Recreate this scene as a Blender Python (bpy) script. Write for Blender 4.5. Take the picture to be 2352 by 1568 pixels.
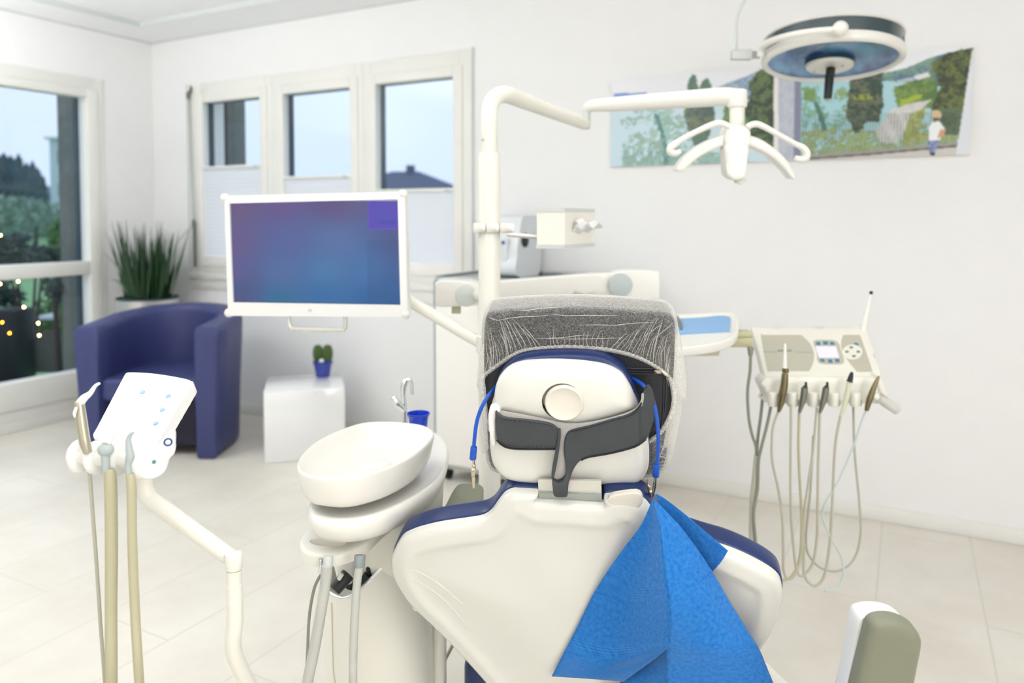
import bpy, bmesh, math, random
import numpy as np
from mathutils import Vector, Matrix
from mathutils.geometry import delaunay_2d_cdt
for o in list(bpy.data.objects): bpy.data.objects.remove(o)
SC = bpy.context.scene
COL = SC.collection
PI = math.pi
random.seed(7)
RNG = np.random.default_rng(5)

# ------------------------------------------------------------ camera, world, lights, exposure
F_PX, CX, CY, H = 1710.0, 1176.0, 576.7, 1.28
PITCH, YAW = math.radians(2.5), math.radians(28.0)
cam_d = bpy.data.cameras.new('camera'); cam = bpy.data.objects.new('camera', cam_d); COL.objects.link(cam)
cam.location = (0, 0, H); cam.rotation_euler = (PI/2-PITCH, 0, YAW)
cam_d.sensor_width = 36.0; cam_d.lens = F_PX/2352*36.0
cam_d.shift_y = -(784-CY)/2352.0
cam_d.clip_start = 0.05; cam_d.clip_end = 500
cam_d.dof.use_dof = True; cam_d.dof.focus_distance = 1.24; cam_d.dof.aperture_fstop = 3.0
SC.camera = cam

world = bpy.data.worlds.new('overcast_sky'); SC.world = world; world.use_nodes = True
wn = world.node_tree.nodes; wl = world.node_tree.links
bg = wn['Background']
tc = wn.new('ShaderNodeTexCoord'); sep = wn.new('ShaderNodeSeparateXYZ'); rmp = wn.new('ShaderNodeValToRGB')
wl.new(tc.outputs['Generated'], sep.inputs[0]); wl.new(sep.outputs['Z'], rmp.inputs[0]); wl.new(rmp.outputs[0], bg.inputs[0])
rmp.color_ramp.elements[0].position = 0.0; rmp.color_ramp.elements[0].color = (0.66, 0.80, 0.98, 1)
rmp.color_ramp.elements[1].position = 0.42; rmp.color_ramp.elements[1].color = (0.84, 0.92, 1.0, 1)
bg.inputs[1].default_value = 1.28

def area(name, loc, rot, sx, sy, power, col):
    l = bpy.data.lights.new(name, 'AREA'); l.shape = 'RECTANGLE'; l.size = sx; l.size_y = sy
    l.energy = power; l.color = col
    o = bpy.data.objects.new(name, l); COL.objects.link(o); o.location = loc; o.rotation_euler = rot
    return o
area('ceiling_fill_light', (-1.0, 1.9, 2.50), (0, 0, 0), 1.8, 1.0, 6, (1.0, 1.0, 0.995))  # unseen ceiling lamp, added to brighten the room from above
area('ceiling_fill_light_left', (-3.0, 0.9, 2.50), (0, 0, 0), 1.6, 1.0, 2, (1.0, 1.0, 1.0))  # second added ceiling lamp, out of view, for the left side
area('fill_uplight_centre', (-0.6, 0.2, 1.9), (PI, 0, 0), 1.2, 1.0, 26, (1.0, 0.995, 0.99))  # upward fill without a fixture, added so the ceiling bounces light
area('fill_uplight_left', (-3.6, 0.95, 1.7), (PI, 0, 0), 0.8, 0.8, 60, (0.99, 1.0, 1.0))  # added upward fill, brightens the left corner and its ceiling
area('fill_uplight_right', (1.3, 0.6, 1.7), (PI, 0, 0), 0.8, 0.8, 20, (1.0, 0.965, 0.90))  # warm upward fill, added to lift the floor at the right
area('rear_fill_light', (0.2, -2.5, 1.55), (PI/2, 0, 0), 3.4, 1.6, 16, (1.0, 0.98, 0.95))  # added frontal fill for the back wall; the rear wall has no opening
area('right_window_daylight', (2.32, -0.5, 1.6), (0, PI/2, 0), 1.4, 1.8, 44, (1.0, 0.98, 0.955))
vs = SC.view_settings
vs.view_transform = 'Standard'; vs.look = 'None'; vs.gamma = 1.0; vs.use_curve_mapping = False
vs.exposure = -0.13

# ------------------------------------------------------------ pixel -> place geometry (used to read real positions)
R_ = Vector((math.cos(YAW), math.sin(YAW), 0)); FH = Vector((-math.sin(YAW), math.cos(YAW), 0)); Z = Vector((0, 0, 1))
D_ = FH*math.cos(PITCH)-Z*math.sin(PITCH); U_ = FH*math.sin(PITCH)+Z*math.cos(PITCH)
C0 = Vector((0, 0, H))
def ray(x, y): return R_*((x-CX)/F_PX)-U_*((y-CY)/F_PX)+D_
def P(x, y, d): return C0+ray(x, y)*d
def PZ(x, y, z=0.0): r = ray(x, y); return C0+r*((z-H)/r.z)
def PXw(x, y, X): r = ray(x, y); return C0+r*(X/r.x)
def PYw(x, y, Y): r = ray(x, y); return C0+r*(Y/r.y)
YB, XL, ZC = 3.48, -4.72, 2.512     # back wall, left wall, ceiling edge

class Fr:
    """right-handed local frame: O + x u + y v + z n"""
    def __init__(s, O, u, v, n=None):
        s.O = Vector(O); s.u = Vector(u).normalized(); s.v = Vector(v).normalized()
        s.n = Vector(n).normalized() if n is not None else s.u.cross(s.v).normalized()
    def p(s, x, y, z=0.0): return s.O+s.u*x+s.v*y+s.n*z
    def hit(s, px, py, z=0.0):
        r = ray(px, py); q = s.O+s.n*z
        t = (q-C0).dot(s.n)/r.dot(s.n); w = C0+r*t-s.O
        return (w.dot(s.u), w.dot(s.v))
    def hits(s, L, z=0.0): return [s.hit(a, b, z) for a, b in L]

def lin(c):
    c = c/255.0
    return c/12.92 if c <= 0.04045 else ((c+0.055)/1.055)**2.4
def rgb(r, g, b): return (lin(r), lin(g), lin(b), 1.0)

# ------------------------------------------------------------ materials
MATS = {}
def mat(name, col, rough=0.5, metal=0.0, bump=0.0, bscale=60.0, var=0.0, vscale=8.0, coat=0.0, spec=0.5, emit=None, estr=0.0, alpha=1.0, trans=0.0, sub=0.0):
    if name in MATS: return MATS[name]
    m = bpy.data.materials.new(name); m.use_nodes = True
    nt = m.node_tree; b = nt.nodes['Principled BSDF']
    b.inputs['Roughness'].default_value = rough; b.inputs['Metallic'].default_value = metal
    b.inputs['Coat Weight'].default_value = coat; b.inputs['Specular IOR Level'].default_value = spec
    b.inputs['Alpha'].default_value = alpha; b.inputs['Transmission Weight'].default_value = trans
    if emit: b.inputs['Emission Color'].default_value = emit; b.inputs['Emission Strength'].default_value = estr
    co = nt.nodes.new('ShaderNodeTexCoord')
    nz = nt.nodes.new('ShaderNodeTexNoise'); nz.inputs['Scale'].default_value = vscale; nz.inputs['Detail'].default_value = 4
    nt.links.new(co.outputs['Object'], nz.inputs['Vector'])
    mx = nt.nodes.new('ShaderNodeMix'); mx.data_type = 'RGBA'
    v = max(var, 0.015)
    mx.inputs['A'].default_value = (col[0]*(1-v), col[1]*(1-v), col[2]*(1-v), 1)
    mx.inputs['B'].default_value = (min(1, col[0]*(1+v)), min(1, col[1]*(1+v)), min(1, col[2]*(1+v)), 1)
    nt.links.new(nz.outputs['Fac'], mx.inputs['Factor']); nt.links.new(mx.outputs['Result'], b.inputs['Base Color'])
    if bump > 0:
        n2 = nt.nodes.new('ShaderNodeTexNoise'); n2.inputs['Scale'].default_value = bscale; n2.inputs['Detail'].default_value = 5
        nt.links.new(co.outputs['Object'], n2.inputs['Vector'])
        bp = nt.nodes.new('ShaderNodeBump'); bp.inputs['Strength'].default_value = bump; bp.inputs['Distance'].default_value = 0.002
        nt.links.new(n2.outputs['Fac'], bp.inputs['Height']); nt.links.new(bp.outputs['Normal'], b.inputs['Normal'])
    MATS[name] = m
    return m

M_wall = mat('wall_paint', rgb(246, 246, 246), 0.85, bump=0.25, bscale=180, spec=0.2)
M_ceil = mat('ceiling_paint', rgb(247, 248, 249), 0.9, bump=0.1, bscale=150, spec=0.2)
M_shadetrim = mat('shade_line_and_trim_grey', rgb(214, 219, 217), 0.9, spec=0.2)  # painted shade lines under the ceiling; also casing edges and a flat roof
M_frame = mat('window_frame_white', rgb(240, 239, 234), 0.4, spec=0.4)
M_white = mat('white_lacquer', rgb(237, 235, 228), 0.28, coat=0.25)
M_cream = mat('cream_plastic', rgb(235, 233, 222), 0.33, coat=0.15)
M_shell = mat('chair_shell_white', rgb(225, 224, 217), 0.22, coat=0.4)
M_panelwhite = mat('bright_white_plastic', rgb(242, 242, 240), 0.35)
M_blueup = mat('navy_upholstery', rgb(20, 44, 98), 0.30, bump=0.15, bscale=400, coat=0.1)
M_armch = mat('armchair_navy_leatherette', rgb(56, 63, 114), 0.45, bump=0.3, bscale=220, var=0.06)
M_armdark = mat('armchair_base_dark', rgb(24, 24, 44), 0.7)
M_cush = mat('dark_cushion_leatherette', rgb(28, 30, 36), 0.42, bump=0.3, bscale=300, var=0.1)
M_strap = mat('charcoal_strap_leather', rgb(56, 60, 65), 0.38, bump=0.6, bscale=90, var=0.22, vscale=25)
M_stitch = mat('strap_stitch_dark', rgb(28, 32, 38), 0.7)
M_felt = mat('grey_felt', rgb(190, 186, 182), 0.95, bump=0.8, bscale=900, var=0.15, vscale=300)
M_cord = mat('blue_silicone', rgb(14, 82, 190), 0.35)
M_nickel = mat('nickel', rgb(196, 186, 165), 0.22, metal=1.0)
M_chrome = mat('chrome', rgb(225, 228, 230), 0.07, metal=1.0)
M_alu = mat('brushed_aluminium', rgb(220, 219, 212), 0.35, metal=0.6, bump=0.1, bscale=300)
M_greyarm = mat('grey_armrest_foam', rgb(132, 134, 116), 0.55, bump=0.2, bscale=200)
M_grey = mat('grey_plastic', rgb(178, 182, 176), 0.45)
M_disc = mat('grey_cap', rgb(204, 208, 205), 0.45)
M_hose = mat('grey_ribbed_hose', rgb(192, 193, 186), 0.5)
M_hoseb = mat('beige_hose', rgb(186, 181, 150), 0.45)
M_hosec = mat('pale_cord', rgb(188, 185, 168), 0.5)
M_hosed = mat('grey_cord', rgb(142, 145, 132), 0.5)
M_hoset = mat('clear_blue_tubing', rgb(200, 214, 212), 0.3)
M_dark = mat('black_rubber', rgb(22, 30, 32), 0.5)
M_darkband = mat('lamp_dark_band', rgb(46, 66, 72), 0.22, coat=0.5)
M_steel = mat('stainless_top', rgb(188, 192, 192), 0.22, metal=0.9)
M_inst = mat('instrument_bronze_steel', rgb(122, 112, 82), 0.28, metal=0.8)
M_inst2 = mat('instrument_steel', rgb(136, 136, 128), 0.28, metal=0.85)
M_khaki = mat('khaki_hinge', rgb(196, 192, 156), 0.5)
M_inset = mat('warm_grey_inset', rgb(190, 187, 170), 0.5)
M_btn = mat('button_blue', rgb(70, 130, 160), 0.4)
M_matb = mat('blue_tray_mat', rgb(138, 180, 222), 0.6)
M_cup = mat('blue_plastic_cup', rgb(14, 62, 205), 0.25, sub=0)
M_pot = mat('cobalt_glazed_pot', rgb(18, 52, 160), 0.12, coat=0.6)
M_leaf = mat('leaf_green', rgb(36, 66, 36), 0.42, var=0.45, vscale=25)
M_leafp = mat('leaf_pale', rgb(150, 170, 155), 0.5, var=0.2)
M_cact = mat('cactus_green', rgb(74, 100, 50), 0.6, var=0.4, vscale=90, bump=0.6, bscale=150)
M_soil = mat('dark_soil', rgb(50, 48, 36), 0.95)
M_crank = mat('grey_crank_metal', rgb(178, 186, 180), 0.5)
M_crankd = mat('dark_crank_joint', rgb(110, 116, 106), 0.5)
M_button = mat('button_white', rgb(226, 221, 208), 0.3, coat=0.2)

def floor_mat():
    m = bpy.data.materials.new('stone_tile_floor'); m.use_nodes = True; nt = m.node_tree; N = nt.nodes; L = nt.links
    b = N['Principled BSDF']; b.inputs['Roughness'].default_value = 0.34
    geo = N.new('ShaderNodeNewGeometry')
    mp = N.new('ShaderNodeMapping'); mp.inputs['Rotation'].default_value = (0, 0, PI/2); mp.inputs['Location'].default_value = (0.2, 0.07, 0)
    L.new(geo.outputs['Position'], mp.inputs['Vector'])
    br = N.new('ShaderNodeTexBrick'); br.inputs['Scale'].default_value = 1.0
    br.inputs['Brick Width'].default_value = 1.26; br.inputs['Row Height'].default_value = 0.315
    br.inputs['Mortar Size'].default_value = 0.0035; br.inputs['Mortar Smooth'].default_value = 0.3
    br.offset = 0.5
    L.new(mp.outputs[0], br.inputs['Vector'])
    n1 = N.new('ShaderNodeTexNoise'); n1.inputs['Scale'].default_value = 2.2; n1.inputs['Detail'].default_value = 8; n1.inputs['Roughness'].default_value = 0.62
    L.new(geo.outputs['Position'], n1.inputs['Vector'])
    cr = N.new('ShaderNodeValToRGB')
    cr.color_ramp.elements[0].position = 0.3; cr.color_ramp.elements[0].color = rgb(219, 213, 200)
    cr.color_ramp.elements[1].position = 0.68; cr.color_ramp.elements[1].color = rgb(235, 231, 221)
    L.new(n1.outputs['Fac'], cr.inputs[0])
    mx = N.new('ShaderNodeMix'); mx.data_type = 'RGBA'
    L.new(br.outputs['Fac'], mx.inputs['Factor']); L.new(cr.outputs[0], mx.inputs['A']); mx.inputs['B'].default_value = rgb(216, 211, 200)
    L.new(mx.outputs['Result'], b.inputs['Base Color'])
    bp = N.new('ShaderNodeBump'); bp.inputs['Strength'].default_value = 0.12; bp.inputs['Distance'].default_value = 0.003
    L.new(n1.outputs['Fac'], bp.inputs['Height']); L.new(bp.outputs[0], b.inputs['Normal'])
    return m
M_floor = floor_mat()

def glass_mat(name, tint, refl=0.05):
    m = bpy.data.materials.new(name); m.use_nodes = True; nt = m.node_tree; N = nt.nodes; L = nt.links
    for n in list(N):
        if n.type != 'OUTPUT_MATERIAL': N.remove(n)
    out = [n for n in N if n.type == 'OUTPUT_MATERIAL'][0]
    t = N.new('ShaderNodeBsdfTransparent'); t.inputs[0].default_value = tint
    g = N.new('ShaderNodeBsdfGlossy'); g.inputs['Roughness'].default_value = 0.02
    lw = N.new('ShaderNodeLayerWeight'); pw = N.new('ShaderNodeMath'); pw.operation = 'POWER'; pw.inputs[1].default_value = 4.0
    fr = N.new('ShaderNodeMath'); fr.operation = 'MULTIPLY_ADD'; fr.inputs[1].default_value = 0.5; fr.inputs[2].default_value = 0.02
    L.new(lw.outputs['Facing'], pw.inputs[0]); L.new(pw.outputs[0], fr.inputs[0])
    mx = N.new('ShaderNodeMixShader')
    L.new(fr.outputs[0], mx.inputs[0]); L.new(t.outputs[0], mx.inputs[1]); L.new(g.outputs[0], mx.inputs[2]); L.new(mx.outputs[0], out.inputs[0])
    return m
M_glass = glass_mat('window_glass', (0.95, 0.97, 1.0, 1))

def attr_mat(name, rough=0.5, emit=0.0, base=1.0):
    m = bpy.data.materials.new(name); m.use_nodes = True; nt = m.node_tree; N = nt.nodes; L = nt.links
    b = N['Principled BSDF']; b.inputs['Roughness'].default_value = rough
    a = N.new('ShaderNodeVertexColor'); a.layer_name = 'Col'
    if emit > 0:
        b.inputs['Base Color'].default_value = (0.01, 0.01, 0.012, 1)
        L.new(a.outputs['Color'], b.inputs['Emission Color']); b.inputs['Emission Strength'].default_value = emit
    else:
        L.new(a.outputs['Color'], b.inputs['Base Color'])
    return m
M_print = attr_mat('photo_print', 0.45)
M_screen = attr_mat('monitor_display', 0.22, emit=1.0)

def blind_mat():
    m = bpy.data.materials.new('pleated_blind_fabric'); m.use_nodes = True; nt = m.node_tree; N = nt.nodes; L = nt.links
    for n in list(N):
        if n.type != 'OUTPUT_MATERIAL': N.remove(n)
    out = [n for n in N if n.type == 'OUTPUT_MATERIAL'][0]
    d = N.new('ShaderNodeBsdfDiffuse'); d.inputs[0].default_value = rgb(248, 250, 254)
    t = N.new('ShaderNodeBsdfTranslucent'); t.inputs[0].default_value = rgb(246, 248, 255)
    nz = N.new('ShaderNodeTexNoise'); nz.inputs['Scale'].default_value = 200
    bp = N.new('ShaderNodeBump'); bp.inputs['Strength'].default_value = 0.1; L.new(nz.outputs['Fac'], bp.inputs['Height'])
    L.new(bp.outputs[0], d.inputs['Normal'])
    mx = N.new('ShaderNodeMixShader'); mx.inputs[0].default_value = 0.32
    L.new(d.outputs[0], mx.inputs[1]); L.new(t.outputs[0], mx.inputs[2]); L.new(mx.outputs[0], out.inputs[0])
    return m
M_blind = blind_mat()

def net_mat(name, dens, aniso=1.0):
    """thin non-woven fleece: white fibres, holes between them"""
    m = bpy.data.materials.new(name); m.use_nodes = True; nt = m.node_tree; N = nt.nodes; L = nt.links
    for n in list(N):
        if n.type != 'OUTPUT_MATERIAL': N.remove(n)
    out = [n for n in N if n.type == 'OUTPUT_MATERIAL'][0]
    co = N.new('ShaderNodeTexCoord')
    fac = []
    for k, (sc, rot) in enumerate([((420, 90, 260), 0.4), ((90, 380, 260), -0.7), ((330, 330, 330), 0.0)]):
        mp = N.new('ShaderNodeMapping'); mp.inputs['Scale'].default_value = sc; mp.inputs['Rotation'].default_value = (rot, rot*2, rot)
        nz = N.new('ShaderNodeTexNoise'); nz.inputs['Scale'].default_value = 1.0; nz.inputs['Detail'].default_value = 3; nz.inputs['Distortion'].default_value = 1.2
        L.new(co.outputs['Object'], mp.inputs[0]); L.new(mp.outputs[0], nz.inputs['Vector'])
        # thin ridges of the noise = fibres
        s = N.new('ShaderNodeMath'); s.operation = 'SUBTRACT'; s.inputs[1].default_value = 0.5; L.new(nz.outputs['Fac'], s.inputs[0])
        a = N.new('ShaderNodeMath'); a.operation = 'ABSOLUTE'; L.new(s.outputs[0], a.inputs[0])
        r = N.new('ShaderNodeMapRange'); r.inputs[1].default_value = 0.0; r.inputs[2].default_value = 0.05; r.inputs[3].default_value = 1.0; r.inputs[4].default_value = 0.0
        L.new(a.outputs[0], r.inputs[0]); fac.append(r)
    m1 = N.new('ShaderNodeMath'); m1.operation = 'MAXIMUM'; L.new(fac[0].outputs[0], m1.inputs[0]); L.new(fac[1].outputs[0], m1.inputs[1])
    m2 = N.new('ShaderNodeMath'); m2.operation = 'MULTIPLY'; m2.inputs[1].default_value = 0.6; L.new(fac[2].outputs[0], m2.inputs[0])
    m3 = N.new('ShaderNodeMath'); m3.operation = 'MAXIMUM'; L.new(m1.outputs[0], m3.inputs[0]); L.new(m2.outputs[0], m3.inputs[1])
    lw = N.new('ShaderNodeLayerWeight'); lw.inputs[0].default_value = 0.35
    md = N.new('ShaderNodeMath'); md.operation = 'MULTIPLY_ADD'; md.inputs[1].default_value = 0.34; md.inputs[2].default_value = dens
    L.new(m3.outputs[0], md.inputs[0])
    ad = N.new('ShaderNodeMath'); ad.operation = 'MULTIPLY_ADD'; ad.inputs[1].default_value = 0.75; ad.use_clamp = True
    L.new(lw.outputs['Facing'], ad.inputs[0]); L.new(md.outputs[0], ad.inputs[2])
    d = N.new('ShaderNodeBsdfDiffuse'); d.inputs[0].default_value = rgb(240, 238, 232)
    tl = N.new('ShaderNodeBsdfTranslucent'); tl.inputs[0].default_value = rgb(240, 238, 232)
    dm = N.new('ShaderNodeMixShader'); dm.inputs[0].default_value = 0.3; L.new(d.outputs[0], dm.inputs[1]); L.new(tl.outputs[0], dm.inputs[2])
    t = N.new('ShaderNodeBsdfTransparent')
    mx = N.new('ShaderNodeMixShader'); L.new(ad.outputs[0], mx.inputs[0]); L.new(t.outputs[0], mx.inputs[1]); L.new(dm.outputs[0], mx.inputs[2])
    L.new(mx.outputs[0], out.inputs[0])
    return m
M_net = net_mat('nonwoven_cover', -0.02)
M_net2 = net_mat('nonwoven_gathers', 0.34)

def bib_mat():
    m = bpy.data.materials.new('blue_paper_bib'); m.use_nodes = True; nt = m.node_tree; N = nt.nodes; L = nt.links
    b = N['Principled BSDF']; b.inputs['Roughness'].default_value = 0.75; b.inputs['Specular IOR Level'].default_value = 0.25
    uv = N.new('ShaderNodeUVMap')
    w1 = N.new('ShaderNodeTexWave'); w1.wave_type = 'BANDS'; w1.bands_direction = 'X'; w1.inputs['Scale'].default_value = 230; w1.inputs['Distortion'].default_value = 0; w1.inputs['Detail'].default_value = 2
    w2 = N.new('ShaderNodeTexWave'); w2.wave_type = 'BANDS'; w2.bands_direction = 'Y'; w2.inputs['Scale'].default_value = 190; w2.inputs['Distortion'].default_value = 0; w2.inputs['Detail'].default_value = 2
    L.new(uv.outputs[0], w1.inputs[0]); L.new(uv.outputs[0], w2.inputs[0])
    nz = N.new('ShaderNodeTexNoise'); nz.inputs['Scale'].default_value = 140; nz.inputs['Detail'].default_value = 6; L.new(uv.outputs[0], nz.inputs['Vector'])
    mu = N.new('ShaderNodeMath'); mu.operation = 'MULTIPLY'; L.new(w1.outputs['Fac'], mu.inputs[0]); L.new(w2.outputs['Fac'], mu.inputs[1])
    mn = N.new('ShaderNodeMath'); mn.operation = 'MULTIPLY_ADD'; mn.inputs[1].default_value = 0.5; L.new(mu.outputs[0], mn.inputs[0]); L.new(nz.outputs['Fac'], mn.inputs[2])
    cr = N.new('ShaderNodeValToRGB'); cr.color_ramp.elements[0].position = 0.3; cr.color_ramp.elements[0].color = rgb(0, 104, 204)
    cr.color_ramp.elements[1].position = 0.95; cr.color_ramp.elements[1].color = rgb(66, 162, 240)
    b.inputs['Sheen Weight'].default_value = 0.3; b.inputs['Sheen Roughness'].default_value = 0.35
    L.new(mn.outputs[0], cr.inputs[0]); L.new(cr.outputs[0], b.inputs['Base Color'])
    bp = N.new('ShaderNodeBump'); bp.inputs['Strength'].default_value = 0.5; bp.inputs['Distance'].default_value = 0.0012
    L.new(mn.outputs[0], bp.inputs['Height']); L.new(bp.outputs[0], b.inputs['Normal'])
    tl = N.new('ShaderNodeBsdfTranslucent'); tl.inputs[0].default_value = rgb(20, 130, 225)
    mx = N.new('ShaderNodeMixShader'); mx.inputs[0].default_value = 0.22
    out = [n for n in N if n.type == 'OUTPUT_MATERIAL'][0]
    L.new(b.outputs[0], mx.inputs[1]); L.new(tl.outputs[0], mx.inputs[2]); L.new(mx.outputs[0], out.inputs[0])
    return m
M_bib = bib_mat()

# ------------------------------------------------------------ mesh building
def catmull(pts, n=6, closed=False):
    pts = [Vector(p) for p in pts]
    N = len(pts); out = []
    rng = range(N if closed else N-1)
    for i in rng:
        if closed: p0, p1, p2, p3 = pts[(i-1) % N], pts[i], pts[(i+1) % N], pts[(i+2) % N]
        else: p0, p1, p2, p3 = pts[max(i-1, 0)], pts[i], pts[i+1], pts[min(i+2, N-1)]
        for k in range(n):
            t = k/n; t2 = t*t; t3 = t2*t
            out.append(0.5*((2*p1)+(-p0+p2)*t+(2*p0-5*p1+4*p2-p3)*t2+(-p0+3*p1-3*p2+p3)*t3))
    if not closed: out.append(pts[-1])
    return out

ORG = {}
class MB:
    def __init__(s): s.V = []; s.F = []; s.M = []; s.UV = {}
    def add(s, V, F, mi=0):
        b = len(s.V); s.V += [Vector(v) for v in V]
        for f in F: s.F.append([i+b for i in f]); s.M.append(mi)
        return b
    def box(s, fr, x0, x1, y0, y1, z0, z1, bev=0.0, seg=2, mi=0):
        if bev <= 0:
            V = [fr.p(x, y, z) for z in (z0, z1) for y in (y0, y1) for x in (x0, x1)]
            s.add(V, [(0, 1, 3, 2), (4, 6, 7, 5), (0, 4, 5, 1), (2, 3, 7, 6), (0, 2, 6, 4), (1, 5, 7, 3)], mi); return s
        bm = bmesh.new(); bmesh.ops.create_cube(bm, size=1.0)
        for v in bm.verts: v.co = Vector((x0+(v.co.x+.5)*(x1-x0), y0+(v.co.y+.5)*(y1-y0), z0+(v.co.z+.5)*(z1-z0)))
        bmesh.ops.bevel(bm, geom=list(bm.edges), offset=min(bev, .49*min(abs(x1-x0), abs(y1-y0), abs(z1-z0))), segments=seg, profile=0.5, affect='EDGES')
        bm.verts.index_update()
        s.add([fr.p(*v.co) for v in bm.verts], [[v.index for v in f.verts] for f in bm.faces], mi); bm.free()
        return s
    def loft(s, rings, cap0=True, cap1=True, mi=0):
        n = len(rings[0]); b = len(s.V)
        for r in rings: s.V += [Vector(p) for p in r]
        for k in range(len(rings)-1):
            for i in range(n):
                j = (i+1) % n
                s.F.append([b+k*n+i, b+k*n+j, b+(k+1)*n+j, b+(k+1)*n+i]); s.M.append(mi)
        if cap0: s.F.append([b+i for i in range(n)][::-1]); s.M.append(mi)
        if cap1: s.F.append([b+(len(rings)-1)*n+i for i in range(n)]); s.M.append(mi)
        return s
    def tube(s, pts, r, seg=12, sub=0, mi=0, closed=False, cap=True, flat=1.0, up=None):
        pts = [Vector(p) for p in pts]
        rs = list(r) if isinstance(r, (list, tuple)) else [r]*len(pts)
        if sub:
            pp = catmull([(*p, q) if False else p for p in pts], sub, closed)
            rr = []
            m = len(pts) if closed else len(pts)-1
            for i in range(m):
                for k in range(sub): rr.append(rs[i]+(rs[(i+1) % len(rs)]-rs[i])*k/sub)
            if not closed: rr.append(rs[-1])
            pts, rs = pp, rr
        n = len(pts); rings = []; prev = None
        for i, p in enumerate(pts):
            if closed: t = pts[(i+1) % n]-pts[i-1]
            else: t = pts[min(i+1, n-1)]-pts[max(i-1, 0)]
            if t.length < 1e-9: t = Vector((0, 0, 1))
            t.normalize()
            if prev is None:
                a = Vector(up) if up is not None else (Vector((0, 0, 1)) if abs(t.z) < .9 else Vector((1, 0, 0)))
            else: a = prev
            x = (a-t*a.dot(t)).normalized(); prev = x; y = t.cross(x)
            rings.append([p+x*(rs[i]*math.cos(2*PI*k/seg))+y*(rs[i]*flat*math.sin(2*PI*k/seg)) for k in range(seg)])
        if closed: rings.append(rings[0]); cap = False
        return s.loft(rings, cap, cap, mi)
    def lathe(s, fr, prof, seg=32, sx=1.0, sy=1.0, mi=0, cap0=True, cap1=True):
        """axis = fr.n, profile [(r, z)]"""
        rings = [[fr.p(r*sx*math.cos(2*PI*k/seg), r*sy*math.sin(2*PI*k/seg), z) for k in range(seg)] for r, z in prof]
        return s.loft(rings, cap0, cap1, mi)
    def ball(s, c, r, seg=16, mi=0, fr=None):
        fr = Fr(c, (1, 0, 0), (0, 1, 0)) if fr is None else fr
        rx, ry, rz = r if isinstance(r, (tuple, list)) else (r, r, r)
        rings = []
        m = max(6, seg//2)
        for j in range(m+1):
            a = -PI/2+PI*j/m; a = max(min(a, PI/2-.02), -PI/2+.02)
            rings.append([fr.p(rx*math.cos(a)*math.cos(2*PI*k/seg), ry*math.cos(a)*math.sin(2*PI*k/seg), rz*math.sin(a)) for k in range(seg)])
        return s.loft(rings, True, True, mi)
    def cyl(s, a, b, r, r2=None, seg=20, bev=0.0, mi=0):
        a = Vector(a); b = Vector(b); t = (b-a); L = t.length; t.normalize()
        x = t.orthogonal().normalized(); fr = Fr(a, x, t.cross(x), t); r2 = r if r2 is None else r2
        pr = [(r, 0), (r2, L)] if bev <= 0 else [(max(r-bev, 1e-4), 0), (r-bev*.3, bev*.3), (r, bev), (r2, L-bev), (r2-bev*.3, L-bev*.3), (max(r2-bev, 1e-4), L)]
        return s.lathe(fr, pr, seg, mi=mi)
    def build(s, name, m, parent=None, loc=None, angle=40, label=None):
        base = ORG[parent.name] if parent is not None else Vector(loc if loc is not None else (0, 0, 0))
        me = bpy.data.meshes.new(name)
        me.from_pydata([tuple(v-base) for v in s.V], [], s.F)
        ms = m if isinstance(m, (list, tuple)) else [m]
        for x in ms: me.materials.append(x)
        me.polygons.foreach_set('material_index', s.M)
        bm = bmesh.new(); bm.from_mesh(me); bmesh.ops.recalc_face_normals(bm, faces=bm.faces)
        bm.to_mesh(me); bm.free()
        me.polygons.foreach_set('use_smooth', [True]*len(me.polygons))
        me.set_sharp_from_angle(angle=math.radians(angle))
        me.update()
        o = bpy.data.objects.new(name, me); COL.objects.link(o)
        if parent is not None: o.parent = parent
        else: o.location = base
        ORG[o.name] = base
        if label: o['label'] = label
        return o

def thing(name, label, cat, loc, group=None):
    o = bpy.data.objects.new(name, None); COL.objects.link(o); o.location = loc; o.empty_display_size = 0.05
    ORG[o.name] = Vector(loc); o['label'] = label; o['category'] = cat
    if group: o['group'] = group
    return o
def tag(o, label, cat, group=None):
    o['label'] = label; o['category'] = cat
    if group: o['group'] = group
    return o
def struct(o): o['kind'] = 'structure'; return o
WF = Fr((0, 0, 0), (1, 0, 0), (0, 1, 0), (0, 0, 1))
def facing(loc, tilt=0.0, yaw=0.0):
    """frame at loc: u to the camera's right, v up, n towards the camera side; yaw turns it, tilt leans its top towards n"""
    u = R_*math.cos(yaw)-FH*math.sin(yaw); nh = -(R_*math.sin(yaw)+FH*math.cos(yaw))
    v = Z*math.cos(tilt)+nh*math.sin(tilt); n = nh*math.cos(tilt)-Z*math.sin(tilt)
    return Fr(loc, u, v, n)

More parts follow.
